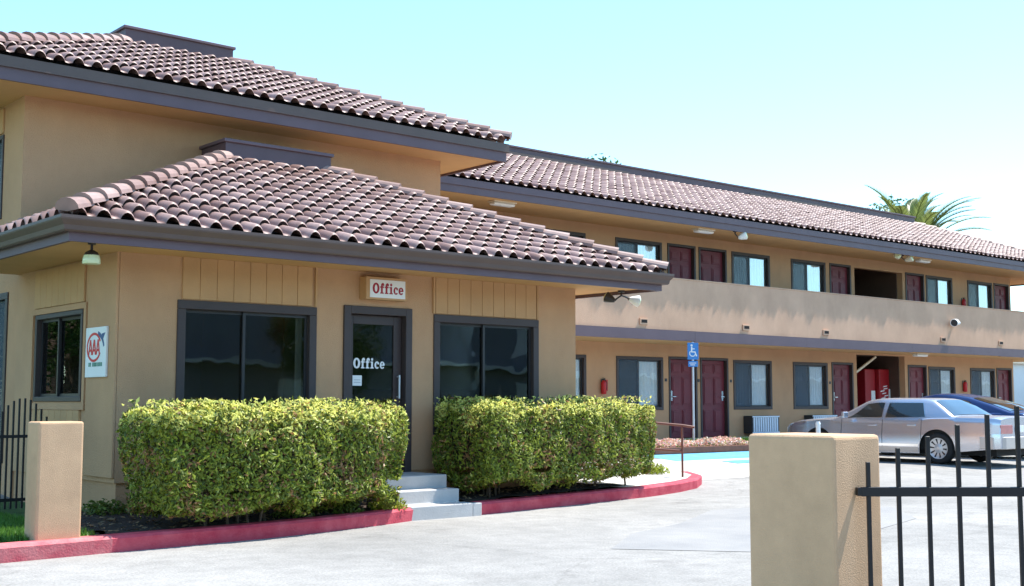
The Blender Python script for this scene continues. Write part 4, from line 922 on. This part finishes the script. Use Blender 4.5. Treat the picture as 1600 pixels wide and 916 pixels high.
# ------------------------------------------------------------------ cars
def interp(pts, u): return float(np.interp(u, [p[0] for p in pts], [p[1] for p in pts]))
def smooth(pts):
    us = np.linspace(pts[0][0], pts[-1][0], 240); zs = np.interp(us, [p[0] for p in pts], [p[1] for p in pts]); k = np.ones(9)/9; zz = np.convolve(np.pad(zs, 4, mode='edge'), k, 'valid')
    return list(zip(us, zz))
def make_car(name, label, loc, rz, pitchx, C, paint):
    t = thing(name, label, 'car', loc); t.rotation_euler = (pitchx, 0, rz)
    Lc = C['L']; hw = C['hw']; top = smooth(C['top']); plan = smooth(C['plan']); roof = smooth(C['roof']); bot = C['bot']; wr = C['wr']; axles = C['axles']; ar = wr+.075
    def wz(u): return interp(top, u)
    def zb_(u):
        z = interp(bot, u)
        for a in axles:
            d = abs(u-a)
            if d < ar: z = max(z, wr*.97+math.sqrt(ar*ar-d*d))
        return z
    def bulge(f, z): return 1-.10*max(0, (.5-z)/.5)**2*1.0-.045*max(0, f-.55)/.45*1.0
    us = sorted(set(np.round(np.concatenate([np.linspace(0, Lc, 110)]+[a+ar*np.cos(np.linspace(0, math.pi, 25)) for a in axles]), 4)))
    b = MB(); nz = 12; grid = []
    for u in us:
        z0 = zb_(u); z1 = wz(u); row = []
        for j in range(nz+1):
            f = j/nz; z = z0+(z1-z0)*f; ff = (z-.2)/(z1-.2); wd = hw*interp(plan, u)*bulge(ff, z)
            if j == nz: wd -= .03
            row.append((wd, u, z))
        wd, _, z = row[-1]
        for f, dz in ((.86, .022), (.6, .038), (.3, .046), (0, .05)): row.append((wd*f, u, z+dz))
        grid.append(row)
    m = len(grid[0]); vs = []; fs = []
    for sgn in (-1, 1):
        base = len(vs)
        for row in grid: vs += [(sgn*p[0], p[1], p[2]) for p in row]
        fs += [(base+i*m+j, base+(i+1)*m+j, base+(i+1)*m+j+1, base+i*m+j+1) for i in range(len(grid)-1) for j in range(m-1)]
    half = len(grid)*m
    for i0 in (0, (len(grid)-1)*m):
        fs += [(i0+j, i0+j+1, half+i0+j+1, half+i0+j) for j in range(m-2)]
    b.add(vs, fs, sm=True); body = b.build('body', M[paint], t, merge=True)
    md = body.modifiers.new('edge', 'EDGE_SPLIT'); md.split_angle = R(40)
    # greenhouse
    r0, r1 = C['roof'][0][0], C['roof'][-1][0]; gu = np.linspace(r0, r1, 44)
    def side(u, f):   # f 0 belt .. 1 roof edge
        zb1 = wz(u)+.0; zr = max(interp(roof, u)-.05, zb1+.002); w0 = hw*interp(plan, u)*.955-.035; lean = C['lean']; hfull = C['H']-.05-zb1
        z = zb1+(zr-zb1)*f; return (w0-lean*((z-zb1)/hfull)**1.15, u, z)
    b = MB(); rows = []
    for u in gu:
        row = [side(u, k/6) for k in range(7)]; wd, _, z = row[-1]; zr = max(interp(roof, u), z+.001)
        row += [(wd*.93, u, z+(zr-z)*.55), (wd*.75, u, z+(zr-z)*.85), (wd*.4, u, zr), (0, u, zr+.004)]; rows.append(row)
    m = len(rows[0]); vs = []; fs = []
    for sgn in (-1, 1):
        base = len(vs)
        for row in rows: vs += [(sgn*p[0], p[1], p[2]) for p in row]
        fs += [(base+i*m+j, base+(i+1)*m+j, base+(i+1)*m+j+1, base+i*m+j+1) for i in range(len(rows)-1) for j in range(m-1)]
    b.add(vs, fs, sm=True); b.build('cabin', M[paint], t, merge=True)
    # side glass: quads between two u-lines bottom and top
    def patch(nm, m_, b0, b1, t0, t1, f0, f1, offs, nn=8, chan=True):
        for sgn in (-1, 1):
            vs = []; fs = []; q = MB()
            for i in range(nn+1):
                for j in range(nn+1):
                    a = i/nn; f = f0+(f1-f0)*j/nn; u = (b0+(b1-b0)*a)*(1-j/nn)+(t0+(t1-t0)*a)*(j/nn); p = side(u, f); vs.append((sgn*(p[0]+offs), p[1], p[2]))
            fs = [(i*(nn+1)+j, (i+1)*(nn+1)+j, (i+1)*(nn+1)+j+1, i*(nn+1)+j+1) for i in range(nn) for j in range(nn)]
            q.add(vs, fs, sm=True); q.build(nm, M[m_], t)
    for (b0, b1, t0, t1) in C['glass']:
        patch('window_surround', C['surround'], b0-.018, b1+.018, t0-.015, t1+.015, .055, .89, .004); patch('side_window', 'carglass_opaque', b0, b1, t0, t1, .085, .865, .008)
    # front and rear screens
    for (nm, ua, ub) in (('rear_window', *C['rear']), ('windscreen', *C['front'])):
        q = MB(); vs = []; nn = 10
        for i in range(nn+1):
            u = ua+(ub-ua)*i/nn; z = interp(roof, u); wd = side(u, 1)[0]*.86
            for j in range(nn+1):
                a = -1+2*j/nn; e = -.05*max(0, abs(a)-.55)**1.5*1.2; vs.append((wd*a, u, z+.012+e))
        q.add(vs, [(i*(nn+1)+j, (i+1)*(nn+1)+j, (i+1)*(nn+1)+j+1, i*(nn+1)+j+1) for i in range(nn) for j in range(nn)], sm=True); q.build(nm, M['carglass_opaque'], t)
    # trim: body strip, sill cladding, bumpers, seams, handles
    def skin(u, z, o): 
        ff = (z-.2)/(wz(u)-.2); return hw*interp(plan, u)*bulge(ff, z)+o
    def strip(nm, m_, u0, u1, za, zb2, o, n=40, both=True):
        for sgn in (-1, 1):
            q = MB(); vs = []
            for i in range(n+1):
                u = u0+(u1-u0)*i/n; vs += [(sgn*skin(u, za, -.02), u, za), (sgn*skin(u, za, o), u, za+.004), (sgn*skin(u, zb2, o), u, zb2-.004), (sgn*skin(u, zb2, -.02), u, zb2)]
            q.add(vs, [(4*i+j, 4*i+4+j, 4*i+5+j, 4*i+1+j) for i in range(n) for j in range(3)], sm=False); q.add(vs[:4], [(0, 1, 2, 3)]); q.add(vs[-4:], [(0, 1, 2, 3)]); q.build(nm, M[m_], t)
    ra, fa = axles; sides = [(ra+ar+.01, fa-ar-.01)]
    for (za, zb2, m_) in C['strips']: strip('body_moulding', m_, ra+ar+.02, fa-ar-.02, za, zb2, .012)
    q = MB()
    for u in C['seams']:
        for sgn in (-1, 1):
            vs = []; n = 12; z0 = .30; z1 = wz(u)-.01
            for i in range(n+1):
                z = z0+(z1-z0)*i/n; vs += [(sgn*skin(u, z, .0025), u-.005, z), (sgn*skin(u, z, .0025), u+.005, z)]
            q.add(vs, [(2*i, 2*i+1, 2*i+3, 2*i+2) for i in range(n)])
    q.build('panel_gaps', M['seam'], t)
    for u in C['handles']:
        for sgn in (-1, 1):
            z = wz(u)-.14; xx = sgn*skin(u, z, .012); q = MB(); q.box(xx-.012, xx+.012, u-.10, u+.10, z-.018, z+.018); q.build('door_handle', M[C['handlemat']], t, bevel=.006)
    for u in C['handles'][:0]: pass
    # bumper, lamps and plate at the rear (u = 0 side), lamps in front
    def endcap(nm, m_, u_edge, dirn, za, zb2, wfrac, o, wrap):
        q = MB(); vs = []; n = 24
        for i in range(n+1):
            a = -1+2*i/n; x = hw*interp(plan, u_edge+dirn*0)*wfrac*a; 
            u = u_edge-dirn*o
            if abs(a) > .86: u = u_edge-dirn*o+dirn*(abs(a)-.86)/.14*wrap
            if abs(a) > .86: x = math.copysign(max(abs(x), skin(min(max(u, 0), Lc), (za+zb2)/2, .012)) , a)
            vs += [(x*.985, u+dirn*.05, za), (x, u, za+.015), (x, u, zb2-.015), (x*.985, u+dirn*.05, zb2)]
        q.add(vs, [(4*i+j, 4*i+4+j, 4*i+5+j, 4*i+1+j) for i in range(n) for j in range(3)], sm=False); return q.build(nm, M[m_], t)
    endcap('rear_bumper', C['bumper'], 0, 1, .34, .60, 1.0, .05, .45); endcap('front_bumper', C['bumper'], Lc, -1, .26, .52, 1.0, .05, .40)
    for sgn in (-1, 1):
        q = MB(); z0, z1 = C['lampz']; x1 = hw*interp(plan, 0)
        q.add([(sgn*x1*.42, -.012, z0), (sgn*x1*.98, -.008, z0), (sgn*x1*.98, -.008, z1), (sgn*x1*.42, -.012, z1), (sgn*x1*.42, .04, z0), (sgn*x1*.98, .04, z0), (sgn*x1*.98, .04, z1), (sgn*x1*.42, .04, z1)], [(0,1,2,3),(0,1,5,4),(1,2,6,5),(2,3,7,6),(3,0,4,7)]); q.build('tail_light', M['taillight'], t, bevel=.006)
        q = MB(); vs = []
        for i in range(7):
            u = .012+.17*i/6
            for z in (z0, z1): vs.append((sgn*skin(u, z, .006), u, z))
        q.add(vs, [(2*i, 2*i+1, 2*i+3, 2*i+2) for i in range(6)]); q.build('side_lamp', M['reverselight'] if paint == 'silver' else M['taillight'], t)
        q = MB(); xf = hw*interp(plan, Lc); q.box(min(sgn*xf*.45, sgn*xf*.98), max(sgn*xf*.45, sgn*xf*.98), Lc-.02, Lc+.012, .60, .72); q.build('headlight', M['reverselight'], t, bevel=.01)
    q = MB(); q.box(-.26, .26, -.016, -.004, (C['lampz'][0]+C['lampz'][1])/2-.07, (C['lampz'][0]+C['lampz'][1])/2+.07); q.build('number_plate', M['white'], t, bevel=.004)
    # mirrors
    for sgn in (-1, 1):
        u = C['mirror']; q = MB(); x = sgn*(hw*interp(plan, u)+.02); q.box(min(x, x+sgn*.17), max(x, x+sgn*.17), u-.02, u+.06, wz(u)+.02, wz(u)+.15); q.build('mirror', M[paint], t, bevel=.02)
    # wheels and dark wells
    for a in axles:
        for sgn in (-1, 1):
            q = MB(); n = 28; vs = []; xo = sgn*(hw-.055); prof = [(-.10, wr*.66), (-.005, wr*.68), (.004, wr*.80), (-.004, wr*.93), (-.03, wr*.985), (-.07, wr), (-.15, wr), (-.19, wr*.95), (-.2, wr*.7)]
            for k in range(n):
                an = 2*math.pi*k/n
                for dx, r in prof: vs.append((xo+sgn*dx, a+r*math.cos(an), wr+r*math.sin(an)))
            pn = len(prof); q.add(vs, [(k*pn+j, k*pn+j+1, ((k+1) % n)*pn+j+1, ((k+1) % n)*pn+j) for k in range(n) for j in range(pn-1)], sm=True); wo = q.build('wheel', M['rubber'], t)
            q = MB(); n = 30; vs = [(xo-sgn*.012, a, wr)]; rr = [.10, .30, .52, .60, .665]; dx = [-.008, -.03, -.022, -.012, -.004]
            for r, d in zip(rr, dx):
                for k in range(n): an = 2*math.pi*k/n; vs.append((xo+sgn*d, a+wr*r*math.cos(an), wr+wr*r*math.sin(an)))
            fs = [(0, 1+k, 1+(k+1) % n) for k in range(n)]; fm = [0]*n
            for ring in range(4):
                for k in range(n): fs.append((1+ring*n+k, 1+ring*n+(k+1) % n, 1+(ring+1)*n+(k+1) % n, 1+(ring+1)*n+k)); fm.append(1 if ring in (1, 2) and ((k % 3 == 0) if ring == 1 else k % 3 == 0) else 0)
            q.add(vs, fs); q.mi = fm; q.build('rim', [M['rimsilver'], M['black']], wo)
    q = MB(); q.box(-hw+.24, hw-.24, .15, Lc-.15, .20, wz(Lc/2)-.25)
    for a in axles: q.box(-hw+.10, hw-.10, a-ar-.02, a+ar+.02, .30, wr+ar+.03)
    q.build('underbody', M['seam'], t)
    return t
M['rimsilver'] = mat('alloy_rim', (.62, .62, .63), .35, 0, metal=.5)
def opaque_glass():
    m = bpy.data.materials.new('dark_car_glass'); m.use_nodes = True; b = m.node_tree.nodes['Principled BSDF']
    b.inputs['Base Color'].default_value = (.022, .032, .035, 1); b.inputs['Roughness'].default_value = .05; b.inputs['Specular IOR Level'].default_value = .9; b.inputs['Coat Weight'].default_value = .6; b.inputs['Coat Roughness'].default_value = .03; return m
M['carglass_opaque'] = opaque_glass()
sedan = dict(L=5.40, hw=.99, H=1.40, top=[(0, .93), (.05, .97), (1.1, .985), (2.0, .955), (3.9, .94), (4.3, .92), (5.0, .86), (5.35, .78), (5.40, .74)],
    plan=[(0, .84), (.06, .90), (.25, .945), (.7, .975), (1.5, 1), (4.0, 1), (4.7, .965), (5.1, .91), (5.3, .84), (5.4, .70)], roof=[(.98, .99), (1.32, 1.21), (1.58, 1.36), (1.8, 1.395), (2.9, 1.40), (3.18, 1.365), (3.9, .975)],
    bot=[(0, .36), (.9, .27), (1.5, .22), (4.2, .20), (5.0, .22), (5.4, .28)], wr=.335, axles=(1.36, 4.35), lean=.24, glass=[(2.72, 3.60, 2.74, 3.16), (1.66, 2.62, 1.80, 2.62)], rear=(1.05, 1.56), front=(3.22, 3.86), surround='chrome',
    strips=[(.36, .42, 'chrome'), (.24, .35, 'cladding')], seams=(1.72, 2.67, 3.72), handles=(1.95, 2.92), handlemat='silver', bumper='cladding', lampz=(.66, .84), mirror=3.52)
make_car('silver_sedan', 'silver four door sedan parked nose in beside the near pillar', (24.78, 12.72, .06), R(0), 0, sedan, 'silver')
coupe = dict(L=4.5, hw=.90, H=1.43, top=[(0, .92), (.1, .98), (.8, 1.0), (2.0, .95), (3.2, .92), (3.9, .84), (4.4, .72), (4.5, .66)],
    plan=[(0, .80), (.06, .87), (.25, .93), (.7, .97), (1.5, 1), (3.3, 1), (3.9, .95), (4.3, .85), (4.5, .66)], roof=[(.35, 1.02), (.9, 1.20), (1.5, 1.355), (2.0, 1.425), (2.4, 1.43), (2.75, 1.37), (3.55, .95)],
    bot=[(0, .34), (.8, .25), (1.2, .20), (3.6, .18), (4.5, .24)], wr=.315, axles=(.95, 3.60), lean=.26, glass=[(2.15, 3.05, 2.15, 2.66), (1.05, 2.05, 1.45, 2.05)], rear=(.45, 1.40), front=(2.78, 3.45), surround='seam',
    strips=[(.24, .30, 'navy')], seams=(1.15, 2.1, 3.1), handles=(1.35, 2.3), handlemat='navy', bumper='navy', lampz=(.72, .90), mirror=2.95)
make_car('blue_sedan', 'dark blue sedan with sloping rear roof parked beyond the silver one', (27.75, 13.7, .06), R(0), 0, coupe, 'navy').scale = (1, 1, 1.06)

make_car('parked_car', 'pale four door car behind the photographer, seen only mirrored in the office window', (15.2, -6.2, 0), R(80), 0, sedan, 'silver')
# ------------------------------------------------------------------ trees, palm, far things
def palm(loc, label):
    t = thing('palm_tree', label, 'palm tree', loc); H = 9.0
    b = MB(); b.tube([(0, 0, -1), (.1, 0, 3), (0, .1, 6), (0, 0, H)], [.4, .32, .30, .34], 12); b.build('trunk', M['bark'], t)
    V = []; F = []; T = []
    rr = random.Random(4)
    for k in range(60):
        az = k*2.39996+rr.uniform(-.2, .2); el = R(rr.choice((84, 74, 64, 52, 38, 22, 6))+rr.uniform(-8, 8)); Lf = rr.uniform(3.9, 4.9); n = 26; p = Vector((0, 0, H)); seg = Lf/n; e = el
        for i in range(n):
            d = Vector((math.cos(e)*math.cos(az), math.cos(e)*math.sin(az), math.sin(e))); q = p+d*seg; e -= R(1.2+4.2*i/n*(1.2 if el < R(50) else .8))
            s = d.cross(Vector((0, 0, 1)));  s = s.normalized() if s.length > .1 else Vector((-math.sin(az), math.cos(az), 0)); upv = s.cross(d)
            b0 = len(V); V += [p-s*.03, p+s*.03, q+s*.02, q-s*.02]; F.append((b0, b0+1, b0+2, b0+3)); T.append(.4)
            if i > 2:
                ll = .66*math.sin(math.pi*min(1, (i+3)/(n+4))**.8)+.10
                for sg in (-1, 1):
                    for h in (0, .33, .66):
                        c = p+(q-p)*h; tip = c+(s*sg*.62+d*.95+upv*.30-Vector((0, 0, .18))).normalized()*ll*rr.uniform(.85, 1.1); wv = d*.034
                        b0 = len(V); V += [c-wv, c+wv, (c+tip)/2+wv*.8+upv*.02, tip]; F.append((b0, b0+1, b0+2, b0+3)); T.append(rr.random())
            p = q
    meshobj('fronds', fastmesh('fronds', V, F, None, T), M['palm'], t)
palm((50.4, 30.9, -1.65), 'tall feather palm rising behind the right end of the wing roof')
def tree_mesh(H, r, n, seed):
    rs = np.random.default_rng(seed); P = []; 
    cl = rs.normal(size=(26, 3)); cl /= np.linalg.norm(cl, axis=1, keepdims=True); cl *= r*np.cbrt(rs.uniform(.15, 1, 26))[:, None]*np.array([1, 1, .8])
    k = rs.integers(0, 26, n); d = rs.normal(size=(n, 3)); d /= np.linalg.norm(d, axis=1, keepdims=True); P = cl[k]+d*(r*.30*rs.uniform(.5, 1.05, n))[:, None]+np.array([0, 0, H-r*.8])
    V, F = leaves(n, P, d, rs.uniform(.05, .10, n)*max(1, r/3), None); fo = fastmesh('crown', V, F, None, rs.random(n))
    b = MB(); b.tube([(0, 0, -.3), (.05, 0, H*.3), (0, .05, H-r*1.2)], [r*.10, r*.075, r*.05], 10)
    for c in cl[:9]: b.tube([(0, 0, H-r*1.5), Vector(c)*.45+Vector((0, 0, H-r*1.05)), Vector(c)*.95+Vector((0, 0, H-r*.8))], [r*.045, r*.03, r*.008], 6)
    return fo, b.mesh('trunk')
TM = [tree_mesh(7, 3.0, 14000, 1), tree_mesh(9, 3.4, 16000, 2)]
def tree(loc, which, label, rz=0, group=None, sc=1):
    t = thing('broadleaf_tree', label, 'tree', loc, rz, group); t.scale = (sc, sc, sc)
    for me, nm, m in ((TM[which][0], 'crown', 'treeleaf'), (TM[which][1], 'trunk', 'bark')):
        o = bpy.data.objects.new(nm, me); COL.objects.link(o); o.parent = t
        if not me.materials: me.materials.append(M[m])
tree((34.6, 38.0, 0), 1, 'green treetop just showing over the middle of the wing roof curb', 1.0, sc=1.235)
tree((55.0, 36.3, 0), 1, 'hazy treetop peeking over the roof curb left of the palm', 2.0, sc=1.24)
# trees and turf across the street behind the photographer: they show in the window glass
for i, (x, y, k, s) in enumerate(((1.2, 28, 0, .8), (-1.5, 33, 0, .9), (-3.5, 40, 1, .9), (-8, 49, 1, 1), (-12, 44, 0, 1), (12, -22, 1, .8), (30, -22, 0, .9))):
    tree((x, y, 0), k, 'broad green roadside tree behind the photographer, seen only mirrored in glass', i*1.3, 'trees opposite the motel', s)
t = thing('reflection_backdrop', 'long unseen building block added across the street to darken the window reflections', 'building', (20, -26, 0))  # out-of-view block added to keep bright sky out of the mirrored glass
b = MB(); b.box(-45, 190, -8, 0, 0, 6.6); b.build('wall', mat('dull_grey_wall', (.30, .31, .33), .9, .1, .4), t)
b = MB(); b.box(-45.6, 190.6, -8.6, .6, 6.6, 7.0); b.build('roof', M['white'], t)
b = MB(); b.box(-45, 190, .001, .9, 3.2, 3.4); b.build('canopy', M['white'], t)
for i in range(12):
    for z in (1.0, 4.0):
        b = MB(); b.box(-42+i*7.4, -39.8+i*7.4, .001, .05, z, z+1.5); b.build('window', M['white' if (i+int(z)) % 3 else 'alu'], t)
struct(sheet('far_lawn', [(-60, -40), (70, -40), (70, -14), (-60, -14)], M['lawn'], lambda x, y: .01))
# white lean-to and brown fence glimpsed past the end of the wing
t = thing('white_shed', 'plain white shed past the right end of the motel wing', 'shed', (49, 25.5, .2))
b = MB(); b.box(-2.4, 6, -.6, 4, 0, 2.72); b.build('wall', M['white'], t)
b = MB(); b.add([(-2.6,-.8,2.72),(6.2,-.8,2.72),(6.2,4.2,2.72),(-2.6,4.2,2.72),(-2.6,-.8,2.80),(6.2,-.8,2.80),(6.2,4.2,3.0),(-2.6,4.2,3.0)], [(0,3,2,1),(4,5,6,7),(0,1,5,4),(1,2,6,5),(2,3,7,6),(3,0,4,7)]); b.build('roof', M['offwhite'], t)
b = MB(); b.box(.2, 1.1, -.62, -.601, .02, 2.0); b.build('door', M['offwhite'], t)
t = thing('timber_fence', 'low brown timber fence in front of the white shed', 'fence', (46.3, 23.0, .2))
b = MB()
for i in range(22): b.box(i*.15, i*.15+.135, 0, .03, .02, 1.35)
b.build('boards', M['wood'], t)
for x in (0, 1.6, 3.2):
    b = MB(); b.box(x-.05, x+.05, .031, .12, 0, 1.42); b.build('post', M['wood'], t)
